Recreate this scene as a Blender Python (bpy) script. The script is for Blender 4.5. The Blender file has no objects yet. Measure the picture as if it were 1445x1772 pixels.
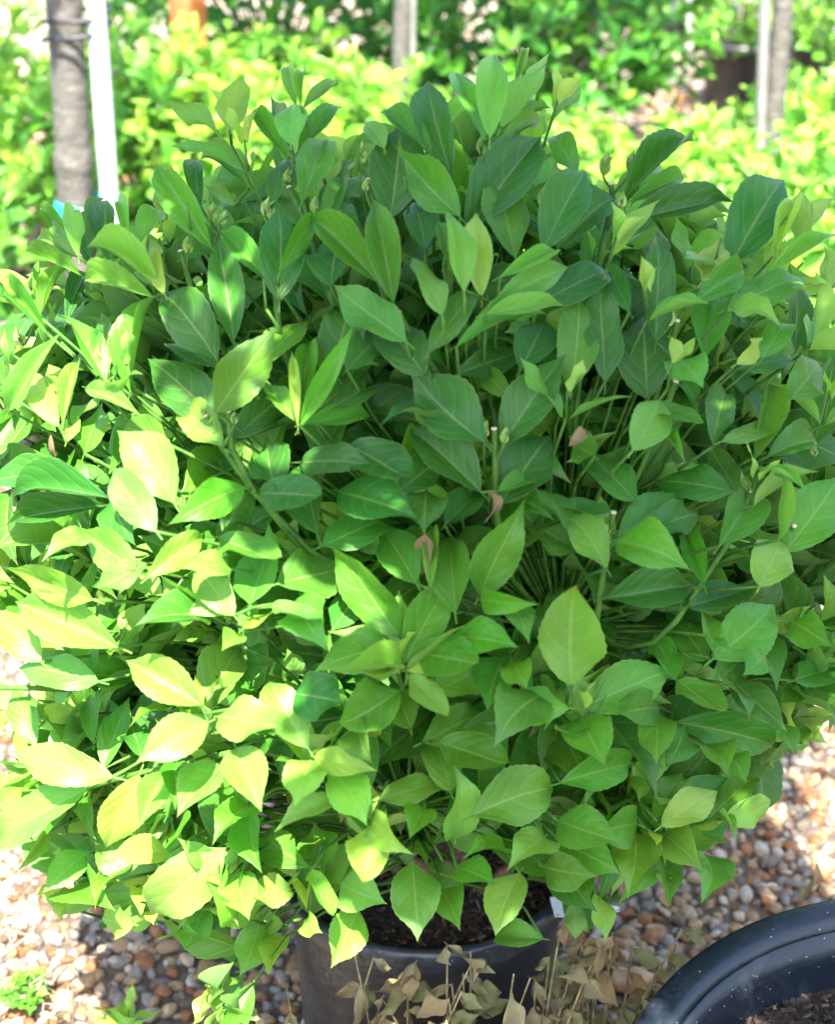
import bpy, math, random
import numpy as np
from mathutils import Vector, Matrix
from mathutils.bvhtree import BVHTree

random.seed(7)
rng = np.random.default_rng(7)
scene = bpy.context.scene
col = scene.collection

# ------------------------------------------------------------------ camera
CAM = np.array([0.0, -1.79, 1.71]); PITCH = math.radians(27.0)
FPX = 3200.0; CX, CY = 722.5, 886.0            # photograph pixels (1445 x 1772)
FW = np.array([0, math.cos(PITCH), -math.sin(PITCH)])
UP = np.array([0, math.sin(PITCH), math.cos(PITCH)])
RT = np.array([1.0, 0, 0])
cam_d = bpy.data.cameras.new('camera'); cam = bpy.data.objects.new('camera', cam_d); col.objects.link(cam)
cam.location = CAM; cam.rotation_euler = (math.pi/2 - PITCH, 0, 0)
cam_d.sensor_fit = 'VERTICAL'; cam_d.sensor_height = 36.0; cam_d.lens = FPX/1772*36.0
cam_d.clip_start = 0.05; cam_d.clip_end = 400
cam_d.dof.use_dof = True; cam_d.dof.focus_distance = 1.86; cam_d.dof.aperture_fstop = 5.4
scene.camera = cam

# ------------------------------------------------------------------ light
SUN = np.array([0.0, -0.50, 0.80]); SUN /= np.linalg.norm(SUN)
world = bpy.data.worlds.new('World'); scene.world = world; world.use_nodes = True
wn = world.node_tree.nodes; wl = world.node_tree.links
sky = wn.new('ShaderNodeTexSky'); sky.sky_type = 'NISHITA'; sky.sun_disc = False
sky.sun_elevation = math.asin(SUN[2]); sky.sun_rotation = math.atan2(SUN[0], SUN[1])
sky.air_density = 1.0; sky.dust_density = 2.0; sky.ozone_density = 1.0
wn['Background'].inputs[1].default_value = 0.10
wl.new(sky.outputs[0], wn['Background'].inputs[0])
sd = bpy.data.lights.new('sun', 'SUN'); sd.energy = 4.0; sd.angle = math.radians(0.5); sd.color = (1, 0.95, 0.86)
so = bpy.data.objects.new('sun', sd); col.objects.link(so)
so.rotation_euler = Vector(SUN).to_track_quat('Z', 'Y').to_euler(); so.location = (3, -3, 6)
vs = scene.view_settings
vs.view_transform = 'Standard'; vs.look = 'None'; vs.gamma = 1; vs.use_curve_mapping = False
vs.exposure = 2.95
scene.cycles.max_bounces = 8; scene.cycles.transmission_bounces = 6; scene.cycles.diffuse_bounces = 4

# ------------------------------------------------------------------ projection helpers (real points from sight lines)
def ray(px, py):
    return FW + RT*((px-CX)/FPX) - UP*((py-CY)/FPX)
def on_z(px, py, z=0.0):
    d = ray(px, py); return CAM + d*((z-CAM[2])/d[2])
def on_y(px, py, y):
    d = ray(px, py); return CAM + d*((y-CAM[1])/d[1])
def proj(P):
    r = np.asarray(P)-CAM; d = r@FW
    return CX+FPX*(r@RT)/d, CY-FPX*(r@UP)/d, d
def nrm(v):
    v = np.asarray(v, float); return v/(np.linalg.norm(v)+1e-12)

# ------------------------------------------------------------------ mesh helpers
def mesh_np(name, V, F, mats=(), smooth=True, uv=None, tint=None):
    """V (n,3); F list of (m,k) int arrays; uv per-vertex (n,2); tint per-vertex (n,3)"""
    me = bpy.data.meshes.new(name)
    F = [np.asarray(f, np.int32) for f in (F if isinstance(F, list) else [F]) if len(f)]
    loops = np.concatenate([f.ravel() for f in F]); tot = np.concatenate([np.full(len(f), f.shape[1], np.int32) for f in F])
    start = np.concatenate([[0], np.cumsum(tot)[:-1]]).astype(np.int32)
    me.vertices.add(len(V)); me.vertices.foreach_set('co', np.asarray(V, np.float32).ravel())
    me.loops.add(len(loops)); me.loops.foreach_set('vertex_index', loops)
    me.polygons.add(len(tot)); me.polygons.foreach_set('loop_start', start); me.polygons.foreach_set('loop_total', tot)
    me.polygons.foreach_set('use_smooth', np.full(len(tot), smooth))
    if uv is not None:
        l = me.uv_layers.new(name='UVMap'); l.data.foreach_set('uv', np.asarray(uv, np.float32)[loops].ravel())
    if tint is not None:
        a = me.color_attributes.new('tint', 'FLOAT_COLOR', 'POINT')
        a.data.foreach_set('color', np.concatenate([np.asarray(tint, np.float32), np.ones((len(V), 1), np.float32)], 1).ravel())
    me.update(calc_edges=True); me.validate()
    for m in mats: me.materials.append(m)
    return me
def obj(name, me, parent=None, kind=None, label=None, cat=None, group=None):
    o = bpy.data.objects.new(name, me); col.objects.link(o)
    if parent: o.parent = parent
    tag(o, label, cat, group, kind); return o
def tag(o, label=None, cat=None, group=None, kind=None):
    if label: o['label'] = label
    if cat: o['category'] = cat
    if group: o['group'] = group
    if kind: o['kind'] = kind
    return o
def empty(name, loc, label, cat, group=None):
    o = bpy.data.objects.new(name, None); col.objects.link(o); o.location = loc; o.empty_display_size = .05
    return tag(o, label, cat, group)
def child(o, parent):          # parts are modelled in world space: keep them there under a displaced parent
    o.parent = parent; o.matrix_parent_inverse = Matrix.Translation(-Vector(parent.location)); return o

def tube(pts, rad, n=6, cap=True):
    P = np.asarray(pts, float); m = len(P); rad = np.broadcast_to(rad, m)
    T = np.gradient(P, axis=0); T /= np.linalg.norm(T, axis=1)[:, None]+1e-12
    a = np.array([0, 0, 1.0]) if abs(T[0][2]) < .9 else np.array([1.0, 0, 0])
    N = np.zeros_like(P); N[0] = nrm(np.cross(T[0], a))
    for i in range(1, m):
        v = N[i-1]-T[i]*(N[i-1]@T[i]); N[i] = nrm(v)
    B = np.cross(T, N); th = np.arange(n)*2*math.pi/n
    V = (P[:, None]+rad[:, None, None]*(np.cos(th)[None, :, None]*N[:, None]+np.sin(th)[None, :, None]*B[:, None])).reshape(-1, 3)
    i = np.arange(m-1)[:, None]*n; j = np.arange(n)[None]; k = (j+1) % n
    Q = np.stack([i+j, i+k, i+n+k, i+n+j], -1).reshape(-1, 4)
    Fs = [Q]
    if cap:
        Fs.append(np.arange(n)[::-1][None]); Fs.append((np.arange(n)+(m-1)*n)[None])
    return V, Fs
class Join:
    def __init__(s): s.V = []; s.F = {}; s.n = 0; s.T = []; s.U = []
    def add(s, V, Fs, tint=None, uv=None):
        for f in (Fs if isinstance(Fs, list) else [Fs]):
            f = np.asarray(f); s.F.setdefault(f.shape[1], []).append(f+s.n)
        s.V.append(np.asarray(V)); s.n += len(V)
        if tint is not None: s.T.append(np.broadcast_to(tint, (len(V), 3)))
        if uv is not None: s.U.append(uv)
    def mesh(s, name, mat, smooth=True):
        return mesh_np(name, np.concatenate(s.V), [np.concatenate(f) for f in s.F.values()], [mat], smooth,
                       np.concatenate(s.U) if s.U else None, np.concatenate(s.T) if s.T else None)
def bez(a, b, c, d, n):
    t = np.linspace(0, 1, n)[:, None]
    return (1-t)**3*a+3*(1-t)**2*t*b+3*(1-t)*t*t*c+t**3*d
def lathe(prof, n=64, wob=0.0, seed=0):
    prof = np.asarray(prof, float); m = len(prof); th = np.arange(n)*2*math.pi/n
    w = 1+wob*np.sin(3*th+seed)
    V = np.stack([prof[:, 0:1]*np.cos(th)*w, prof[:, 0:1]*np.sin(th)*w, np.repeat(prof[:, 1:2], n, 1)], -1).reshape(-1, 3)
    i = np.arange(m-1)[:, None]*n; j = np.arange(n)[None]; k = (j+1) % n
    return V, np.stack([i+j, i+k, i+n+k, i+n+j], -1).reshape(-1, 4)

# ------------------------------------------------------------------ materials
class NT:
    def __init__(s, name):
        s.m = bpy.data.materials.new(name); s.m.use_nodes = True; s.t = s.m.node_tree; s.n = s.t.nodes
        s.p = s.n['Principled BSDF']; s.out = s.n['Material Output']
    def __call__(s, typ, **kw):
        nd = s.n.new('ShaderNode'+typ)
        ins = kw.pop('ins', {})
        for k, v in kw.items(): setattr(nd, k, v)
        for k, v in ins.items(): s.set(nd.inputs[k], v)
        return nd
    def set(s, inp, v):
        if isinstance(v, bpy.types.NodeSocket): s.t.links.new(v, inp)
        elif isinstance(v, bpy.types.Node): s.t.links.new(v.outputs[0], inp)
        else:
            try: inp.default_value = v
            except Exception: inp.default_value = (*v, 1)
    def math(s, op, a, b=None, c=None, clamp=False):
        nd = s.n.new('ShaderNodeMath'); nd.operation = op; nd.use_clamp = clamp
        s.set(nd.inputs[0], a)
        if b is not None: s.set(nd.inputs[1], b)
        if c is not None: s.set(nd.inputs[2], c)
        return nd.outputs[0]
    def mix(s, f, a, b, bt='MIX'):
        nd = s.n.new('ShaderNodeMix'); nd.data_type = 'RGBA'; nd.blend_type = bt
        s.set(nd.inputs[0], f); s.set(nd.inputs[6], a); s.set(nd.inputs[7], b); return nd.outputs[2]
    def ramp(s, f, stops):
        nd = s.n.new('ShaderNodeValToRGB'); s.set(nd.inputs[0], f); e = nd.color_ramp.elements
        while len(e) < len(stops): e.new(.5)
        for el, (p, c) in zip(e, stops): el.position = p; el.color = (*c, 1) if len(c) == 3 else c
        return nd.outputs[0]
    def sstep(s, x, a, b):
        nd = s.n.new('ShaderNodeMapRange'); nd.interpolation_type = 'SMOOTHSTEP'
        s.set(nd.inputs[0], x); nd.inputs[1].default_value = a; nd.inputs[2].default_value = b; return nd.outputs[0]
    def noise(s, scale, detail=3, vec=None, rough=.55, out=0):
        nd = s.n.new('ShaderNodeTexNoise'); nd.inputs['Scale'].default_value = scale; nd.inputs['Detail'].default_value = detail
        nd.inputs['Roughness'].default_value = rough
        if vec is not None: s.set(nd.inputs['Vector'], vec)
        return nd.outputs[out]
    def bump(s, h, strength=.3, dist=.002, normal=None):
        nd = s.n.new('ShaderNodeBump'); nd.inputs['Strength'].default_value = strength; nd.inputs['Distance'].default_value = dist
        s.set(nd.inputs['Height'], h)
        if normal is not None: s.set(nd.inputs['Normal'], normal)
        return nd.outputs[0]

def mat_leaf(name, per_object, detail=True, transl=.36, rough=.36):
    N = NT(name)
    if per_object: tint = N('ObjectInfo').outputs['Color']
    else: tint = N('Attribute', attribute_name='tint').outputs['Color']
    pos = N('NewGeometry')
    back = pos.outputs['Backfacing']
    obco = N('TexCoord').outputs['Object'] if per_object else pos.outputs['Position']
    big = N.noise(18 if not per_object else 2.2, 2, obco)
    c = N.mix(N.sstep(big, .35, .7), tint, N.mix(1.0, tint, (1.22, 1.14, .95), 'MULTIPLY'))
    if detail:
        uvn = N('UVMap', uv_map='UVMap'); sep = N('SeparateXYZ', ins={0: uvn.outputs[0]})
        u, v = sep.outputs[0], sep.outputs[1]
        a = N.math('MULTIPLY', N.math('ABSOLUTE', N.math('SUBTRACT', u, .5)), 2.0)
        rib = N.math('SUBTRACT', 1.0, N.sstep(a, .015, .075))
        side = N.math('GREATER_THAN', u, .5)
        s_ = N.math('SUBTRACT', v, N.math('MULTIPLY', a, .12))
        s_ = N.math('SUBTRACT', s_, N.math('MULTIPLY', N.math('POWER', a, 2.0), .22))
        s_ = N.math('ADD', N.math('MULTIPLY', s_, 5.4), N.math('MULTIPLY', side, .37))
        fr = N.math('ABSOLUTE', N.math('SUBTRACT', N.math('FRACT', N.math('ADD', s_, 10.0)), .5))
        vein = N.math('MULTIPLY', N.math('SUBTRACT', 1.0, N.sstep(fr, .015, .07)), N.math('SUBTRACT', 1.0, N.sstep(a, .62, .95)))
        edge = N.sstep(a, .93, 1.0)
        vc = N.mix(1.0, N.mix(.5, tint, (.42, .52, .16)), (1.0, 1.0, 1.0), 'MULTIPLY')
        c = N.mix(N.math('MULTIPLY', vein, .20), c, vc)
        c = N.mix(N.math('MULTIPLY', rib, .48), c, vc)
        c = N.mix(N.math('MULTIPLY', edge, .32), c, vc)
        fine = N.noise(420 if not per_object else 22, 3, obco)
        spot = N.sstep(N.noise(70 if not per_object else 5.0, 3, obco), .735, .76)
        c = N.mix(N.math('MULTIPLY', spot, .75), c, (.13, .07, .025))
        lr = N('ObjectInfo').outputs['Random'] if per_object else N.noise(9, 1, obco)
        tipd = N.sstep(N.math('ADD', N.math('ADD', N.math('MULTIPLY', v, .9), N.math('MULTIPLY', a, .25)), N.math('MULTIPLY', N.noise(60 if not per_object else 4., 3, obco), .5)), 1.24, 1.30)
        tipd = N.math('MULTIPLY', tipd, N.math('GREATER_THAN', lr, .80 if per_object else .6))
        c = N.mix(N.math('MULTIPLY', tipd, .85), c, (.20, .11, .045))
        net = N('TexVoronoi', ins={'Vector': obco, 'Scale': 300.0 if not per_object else 24.0}, feature='DISTANCE_TO_EDGE').outputs[0]
        h = N.math('ADD', N.math('MULTIPLY', N.sstep(fr, .0, .32), .8), N.math('MULTIPLY', fine, .25))
        h = N.math('ADD', h, N.math('MULTIPLY', N.sstep(net, 0., .18), .22))
        h = N.math('ADD', h, N.math('MULTIPLY', N.sstep(a, .0, .14), .9))
        bmp = N.bump(h, .30, .0011)
    c = N.mix(back, c, N.mix(.30, N.mix(1.0, c, (1.25, 1.2, 1.15), 'MULTIPLY'), (.22, .32, .17)))
    N.set(N.p.inputs['Base Color'], c)
    N.set(N.p.inputs['Roughness'], N.mix(back, N.mix(N.noise(40 if not per_object else 3.0, 4, obco), (rough-.12,)*3, (rough+.2,)*3), (.62,)*3))
    N.p.inputs['Specular IOR Level'].default_value = .36
    tr = N('BsdfTranslucent', ins={0: N.mix(1.0, c, (1.35, 1.5, .6), 'MULTIPLY')})
    if detail:
        N.set(N.p.inputs['Normal'], bmp); N.set(tr.inputs['Normal'], bmp)
    ms = N('MixShader', ins={0: transl, 1: N.p.outputs[0], 2: tr.outputs[0]})
    N.t.links.new(ms.outputs[0], N.out.inputs[0]); return N.m

M_leaf_o = mat_leaf('leaf_single', True)
M_leaf_j = mat_leaf('leaf_joined', False)
M_leaf_bg = mat_leaf('leaf_background', False, detail=False, transl=.38, rough=.45)
M_leaf_bgo = mat_leaf('leaf_background_single', True, detail=False, transl=.38, rough=.45)

def mat_simple(name, c1, c2, scale=30, rough=.6, bump=.2, bdist=.002, spec=.4, detail=4, tint=None, stops=(.35, .68)):
    N = NT(name); co = N('TexCoord').outputs['Object']
    n = N.noise(scale, detail, co)
    c = N.mix(N.sstep(n, *stops), c1, c2)
    N.set(N.p.inputs['Base Color'], c); N.p.inputs['Roughness'].default_value = rough
    N.p.inputs['Specular IOR Level'].default_value = spec
    N.set(N.p.inputs['Normal'], N.bump(N.noise(scale*3, 4, co), bump, bdist)); return N.m

M_stem = mat_simple('green_stem', (.035, .105, .014), (.07, .16, .024), 60, .6, .15, .0006, spec=.2)
M_wood = mat_simple('brown_wood', (.09, .06, .035), (.2, .14, .08), 90, .8, .5, .002)
M_bud = mat_simple('bud', (.15, .28, .05), (.26, .38, .09), 150, .5, .2, .0006)
M_cut = mat_simple('cut_end', (.5, .4, .25), (.65, .55, .4), 300, .8, .2, .0004)
M_dead = mat_simple('withered', (.16, .105, .045), (.38, .29, .15), 80, .8, .5, .0015)
M_straw = mat_simple('straw', (.13, .12, .05), (.36, .30, .17), 60, .75, .4, .001)
M_olive = mat_simple('olive_dry', (.10, .13, .04), (.24, .22, .10), 70, .75, .4, .001)
M_rock = mat_simple('rock', (.3, .14, .07), (.42, .28, .16), 40, .8, .6, .004)
M_pale_rock = mat_simple('pale_rock', (.42, .34, .29), (.55, .48, .44), 24, .8, .6, .004)
M_flower = mat_simple('seed_head', (.6, .58, .42), (.75, .72, .6), 200, .7, .3, .0006)
M_stake = mat_simple('white_stake', (.40, .39, .43), (.50, .49, .53), 14, .5, .25, .002)
M_stake2 = mat_simple('grey_stake', (.14, .135, .13), (.20, .19, .19), 14, .6, .25, .002)
M_tape = mat_simple('teal_tape', (.01, .32, .33), (.02, .42, .42), 20, .4, .2, .001)
M_wire = mat_simple('black_wire', (.012, .014, .016), (.03, .03, .035), 50, .45, .1, .0005)
M_rust = mat_simple('rust_post', (.42, .10, .03), (.56, .17, .06), 9, .75, .5, .004)
M_beige = mat_simple('beige_post', (.55, .46, .34), (.66, .58, .44), 12, .7, .3, .003)
M_twig = mat_simple('grey_twig', (.22, .17, .13), (.42, .36, .3), 60, .85, .5, .001)
M_label = None

def mat_bark():
    N = NT('grey_bark'); co = N('TexCoord').outputs['Object']
    mp = N('Mapping', ins={0: co}); mp.inputs['Scale'].default_value = (1, 1, 2.6)
    n = N.noise(26, 5, mp.outputs[0]); c = N.ramp(n, [(.3, (.05, .045, .040)), (.55, (.085, .078, .07)), (.75, (.14, .13, .118))])
    v = N('TexVoronoi', ins={'Vector': mp.outputs[0], 'Scale': 90.0})
    c = N.mix(N.math('MULTIPLY', N.math('LESS_THAN', v.outputs['Distance'], .26), .55), c, (.24, .21, .14))
    N.set(N.p.inputs['Base Color'], c); N.p.inputs['Roughness'].default_value = .8
    N.set(N.p.inputs['Normal'], N.bump(N.math('ADD', n, N.noise(120, 3, co)), .6, .004)); return N.m
M_bark = mat_bark()

def mat_pot(name='black_pot_plastic', c0=(.018, .021, .027), dk=.45):
    N = NT(name); co = N('TexCoord').outputs['Object']
    d = N.noise(7, 6, co, .65); f = N.noise(160, 3, co)
    dust = N.math('MULTIPLY', N.sstep(d, .42, .75), N.sstep(f, .3, .7))
    c = N.mix(N.math('MULTIPLY', dust, dk), c0, (.17, .16, .145))
    sp = N('TexVoronoi', ins={'Vector': co, 'Scale': 85.0})
    c = N.mix(N.math('MULTIPLY', N.math('LESS_THAN', sp.outputs['Distance'], .085), .6), c, (.4, .36, .3))
    N.set(N.p.inputs['Base Color'], c)
    N.set(N.p.inputs['Roughness'], N.math('MULTIPLY_ADD', dust, .35, .33))
    mp = N('Mapping', ins={0: co}); mp.inputs['Scale'].default_value = (1, 1, 9)
    N.set(N.p.inputs['Normal'], N.bump(N.math('ADD', N.noise(30, 3, mp.outputs[0]), N.math('MULTIPLY', f, .5)), .18, .002)); return N.m
M_pot = mat_pot(); M_pot_grey = mat_pot('weathered_pot_plastic', (.022, .027, .036), .5); M_pot_blue = mat_pot('blue_black_pot_plastic', (.007, .011, .019), .16)

def mat_soil():
    N = NT('dark_soil'); co = N('TexCoord').outputs['Object']
    n = N.noise(90, 5, co, .7); v = N('TexVoronoi', ins={'Vector': co, 'Scale': 130.0})
    c = N.ramp(n, [(.35, (.008, .006, .005)), (.6, (.03, .02, .014)), (.78, (.10, .065, .04))])
    N.set(N.p.inputs['Base Color'], c); N.p.inputs['Roughness'].default_value = .85
    N.set(N.p.inputs['Normal'], N.bump(N.math('ADD', n, v.outputs[0]), .9, .008)); return N.m
M_soil = mat_soil()
def mat_chip(per_obj=False):
    N = NT('bark_chip'); t = N('Attribute', attribute_name='tint').outputs['Color']
    co = N('TexCoord').outputs['Object']; n = N.noise(250, 3, co)
    N.set(N.p.inputs['Base Color'], N.mix(n, N.mix(1., t, (.5, .5, .5), 'MULTIPLY'), t)); N.p.inputs['Roughness'].default_value = .85
    return N.m
M_chip = mat_chip()

def mat_pebble(per_obj):
    N = NT('pebble' + ('_single' if per_obj else '')); g = N('NewGeometry')
    t = N('ObjectInfo').outputs['Color'] if per_obj else N('Attribute', attribute_name='tint').outputs['Color']
    P = g.outputs['Position']
    n = N.noise(140, 4, P, .65); n2 = N.noise(38, 3, P)
    c = N.mix(N.sstep(n, .38, .72), N.mix(1., t, (.72, .70, .68), 'MULTIPLY'), N.mix(1., t, (1.12, 1.1, 1.08), 'MULTIPLY'))
    c = N.mix(N.math('MULTIPLY', N.sstep(n2, .55, .75), .45), c, (.26, .14, .07))
    N.set(N.p.inputs['Base Color'], c); N.p.inputs['Roughness'].default_value = .72
    N.p.inputs['Specular IOR Level'].default_value = .35
    N.set(N.p.inputs['Normal'], N.bump(n, .4, .0015)); return N.m
M_peb = mat_pebble(False); M_peb_o = mat_pebble(True)

def mat_ground():
    N = NT('gravel_ground'); P = N('NewGeometry').outputs['Position']
    v = N('TexVoronoi', ins={'Vector': P, 'Scale': 42.0})
    stone = N.ramp(N('SeparateColor', ins={0: v.outputs['Color']}).outputs[0],
                   [(0, (.24, .12, .06)), (.25, (.33, .25, .17)), (.5, (.28, .27, .26)), (.75, (.46, .38, .28)), (1, (.55, .52, .47))])
    dark = N.mix(N.noise(60, 4, P), (.035, .024, .016), (.11, .075, .05))
    # bare soil shows between the built pebbles near the shrub; farther away the stones are too small to tell apart
    sep = N('SeparateXYZ', ins={0: P})
    far = N.sstep(sep.outputs[1], 3.5, 5.2)
    m = N.math('MULTIPLY', N.math('SUBTRACT', 1.0, N.sstep(v.outputs['Distance'], .42, .62)), N.math('MULTIPLY_ADD', far, .9, .1))
    N.set(N.p.inputs['Base Color'], N.mix(m, dark, stone)); N.p.inputs['Roughness'].default_value = .9
    N.set(N.p.inputs['Normal'], N.bump(N.math('SUBTRACT', 1.0, v.outputs['Distance']), .7, .012)); return N.m
M_ground = mat_ground()

# ------------------------------------------------------------------ ground and gravel
me = mesh_np('ground', [(-90, -90, 0), (90, -90, 0), (90, 90, 0), (-90, 90, 0)], np.array([[0, 1, 2, 3]]), [M_ground])
ground = obj('ground', me, kind='structure')

def ico(sub):
    import bmesh
    bm = bmesh.new(); bmesh.ops.create_icosphere(bm, subdivisions=sub, radius=1.0)
    V = np.array([v.co[:] for v in bm.verts]); F = np.array([[v.index for v in f.verts] for f in bm.faces]); bm.free(); return V, F
def pebble_shape(sub, seed):
    r = np.random.default_rng(seed); V, F = ico(sub)
    k = np.ones(len(V))
    for _ in range(7):                                   # flatten random caps: worn, faceted stones
        d = nrm(r.normal(size=3)); h = V@d; lim = r.uniform(.55, .92)
        V = V-np.clip(h-lim, 0, None)[:, None]*d*.85
    V *= np.array([r.uniform(.85, 1.25), r.uniform(.7, 1.0), r.uniform(.5, .8)])
    return V, F
PEB3 = [pebble_shape(3, 50+i) for i in range(7)]; PEB2 = [pebble_shape(2, 50+i) for i in range(7)]; PEB1 = [pebble_shape(1, 70+i) for i in range(5)]
PAL = np.array([.74, .70, .66])*np.array([(.38, .26, .15), (.25, .11, .045), (.25, .24, .225), (.50, .46, .39), (.15, .135, .12), (.46, .36, .24), (.32, .17, .08), (.32, .27, .21), (.22, .18, .14)])
PW = np.array([.17, .11, .17, .13, .09, .13, .08, .08, .04]); PW /= PW.sum()
def rotz(a):
    c, s = np.cos(a), np.sin(a); R = np.zeros((len(a), 3, 3)); R[:, 0, 0] = c; R[:, 0, 1] = -s; R[:, 1, 0] = s; R[:, 1, 1] = c; R[:, 2, 2] = 1; return R
POTS = [((0.01, 0), .150), ((.533, -.528), .315), ((-.92, .62), .17)]
def scatter(x0, x1, y0, y1, sp, rlo, rhi):
    gx, gy = np.meshgrid(np.arange(x0, x1, sp), np.arange(y0, y1, sp)); p = np.stack([gx.ravel(), gy.ravel()], 1)
    p += rng.uniform(-.5, .5, p.shape)*sp*1.1
    ok = np.ones(len(p), bool)
    for (c, r) in POTS: ok &= np.hypot(p[:, 0]-c[0], p[:, 1]-c[1]) > r
    p = p[ok]; n = len(p); r = rlo+(rhi-rlo)*rng.beta(1.6, 3.2, n)
    return p, r
p_near, r_near = scatter(-1.15, 1.25, -.52, 1.15, .0168, .0062, .020)
tint_near = PAL[rng.choice(len(PAL), len(p_near), p=PW)]*rng.uniform(.8, 1.2, (len(p_near), 1))
rz_near = rotz(rng.uniform(0, 6.28, len(p_near))); z_near = r_near*rng.uniform(-.1, .5, len(p_near)); var_near = rng.integers(0, 7, len(p_near))
# tilt
tl = rng.uniform(-.35, .35, (len(p_near), 2))

# ------------------------------------------------------------------ leaves
LW_V = np.linspace(0, 1, 101); _t = np.clip((LW_V-.7)/.3, 0, 1)
LW_W = np.maximum(.5*np.abs(np.sin(np.pi*LW_V**.86))**.95*(1-.5*_t*_t*(3-2*_t)), np.where(LW_V < .03, .018, 0)); LW_W[-1] = 0
def leaf_template(nl, nh, fold=.2, arch=.15, twist=0., wave=.0, curl=.0, serr=.0, bow=0., seed=0):
    """unit leaf: base at the origin, tip at (0,1,0), full width 1, normal +Z; a short petiole below the blade"""
    vv = np.concatenate([[-.11], np.linspace(0, 1, nl+1)**1.0]); us = np.linspace(-1, 1, 2*nh+1)
    V = []; UV = []
    r = np.random.default_rng(seed); ph = r.uniform(0, 6.28)
    for i, v in enumerate(vv):
        w = .018 if v <= 0 else float(np.interp(v, LW_V, LW_W))
        if 0 < v < 1: w += serr*(1 if i % 2 else -1)*(.5+.5*math.sin(math.pi*v))
        for u in us:
            x = u*w; t = max(v, 0.)
            z = fold*abs(x) + arch*4*t*(1-t)*.25 - curl*(max(t-.6, 0)**2*2.2-.352*t) + wave*math.sin(t*9+ph+(1.3 if u > 0 else 0))*abs(u)**1.5*w
            z -= .25*abs(u)**3*w*fold
            if v < 0: z = -.035
            a = twist*t; x2 = x*math.cos(a)-z*math.sin(a)*.3; z2 = z+x*math.sin(a)
            V.append((x2+bow*4*t*(1-t)*.25, v, z2)); UV.append((.5+u/2, max(v, 0.)))
    n = len(us); m = len(vv)
    i = np.arange(m-1)[:, None]*n; j = np.arange(n-1)[None]
    Q = np.stack([i+j, i+j+1, i+n+j+1, i+n+j], -1).reshape(-1, 4)
    return np.array(V), Q, np.array(UV)
SPEC = [dict(fold=.28, arch=.16, twist=.2, wave=.10, curl=.25, bow=.08), dict(fold=.5, arch=.28, twist=-.35, wave=.14, curl=.5, bow=-.08),
        dict(fold=.15, arch=.38, twist=.4, wave=.18, curl=.6, bow=.12), dict(fold=.7, arch=.14, twist=.1, wave=.10, curl=.3, bow=.08),
        dict(fold=.35, arch=.42, twist=-.6, wave=.2, curl=.8, bow=-.14), dict(fold=.2, arch=.08, twist=.25, wave=.22, curl=-.2, bow=-.06),
        dict(fold=.9, arch=.28, twist=.5, wave=.12, curl=.6, bow=.12), dict(fold=.08, arch=.24, twist=-.2, wave=.2, curl=.4, bow=.05),
        dict(fold=.4, arch=-.22, twist=.7, wave=.18, curl=-.6, bow=-.1), dict(fold=1.2, arch=.36, twist=.35, wave=.08, curl=.6, bow=.14)]
LEAF_HI = [leaf_template(24, 3, serr=.010, seed=i, **s) for i, s in enumerate(SPEC)]
LEAF_MID = [leaf_template(13, 2, seed=i, **s) for i, s in enumerate(SPEC)]
LEAF_LO = [leaf_template(5, 1, seed=i, **s) for i, s in enumerate(SPEC)]
LEAF_HI_ME = [mesh_np('leaf', V, [Q], [M_leaf_o], uv=U) for V, Q, U in LEAF_HI]
LEAF_LO_ME = [mesh_np('leaf', V, [Q], [M_leaf_bgo], uv=U) for V, Q, U in LEAF_MID]

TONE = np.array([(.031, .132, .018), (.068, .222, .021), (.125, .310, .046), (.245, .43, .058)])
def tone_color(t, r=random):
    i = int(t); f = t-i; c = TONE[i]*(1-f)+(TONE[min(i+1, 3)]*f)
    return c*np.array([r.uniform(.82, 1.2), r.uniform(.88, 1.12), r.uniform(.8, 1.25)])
class Leaf:
    __slots__ = ('b', 'R', 'L', 'W', 'var', 'col', 'owner')
    def __init__(s, base, d, n, L, W, var, colr, owner=0):
        d = nrm(d); n = np.asarray(n)-d*(np.asarray(n)@d); n = nrm(n); x = np.cross(d, n)
        s.b = np.asarray(base); s.R = np.stack([x, d, n], 1); s.L = L; s.W = W; s.var = var; s.col = colr; s.owner = owner
    def M(s): return s.R*np.array([s.W, s.L, (s.W+s.L)*.5])
    def pts(s, tmpl): return tmpl@s.M().T+s.b
def join_leaves(name, leaves, tmpl, mat):
    J = Join()
    for l in leaves:
        V, Q, U = tmpl[l.var]; J.add(l.pts(V), Q, l.col, U)
    return J.mesh(name, mat)
def leaf_obj(l, meshes, parent, inv):
    o = bpy.data.objects.new('leaf', meshes[l.var]); col.objects.link(o)
    m = l.M(); W = Matrix(((*m[0], l.b[0]), (*m[1], l.b[1]), (*m[2], l.b[2]), (0, 0, 0, 1)))
    o.parent = parent; o.matrix_basis = inv @ W
    o.color = (*[float(c) for c in l.col], 1); return o

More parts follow.
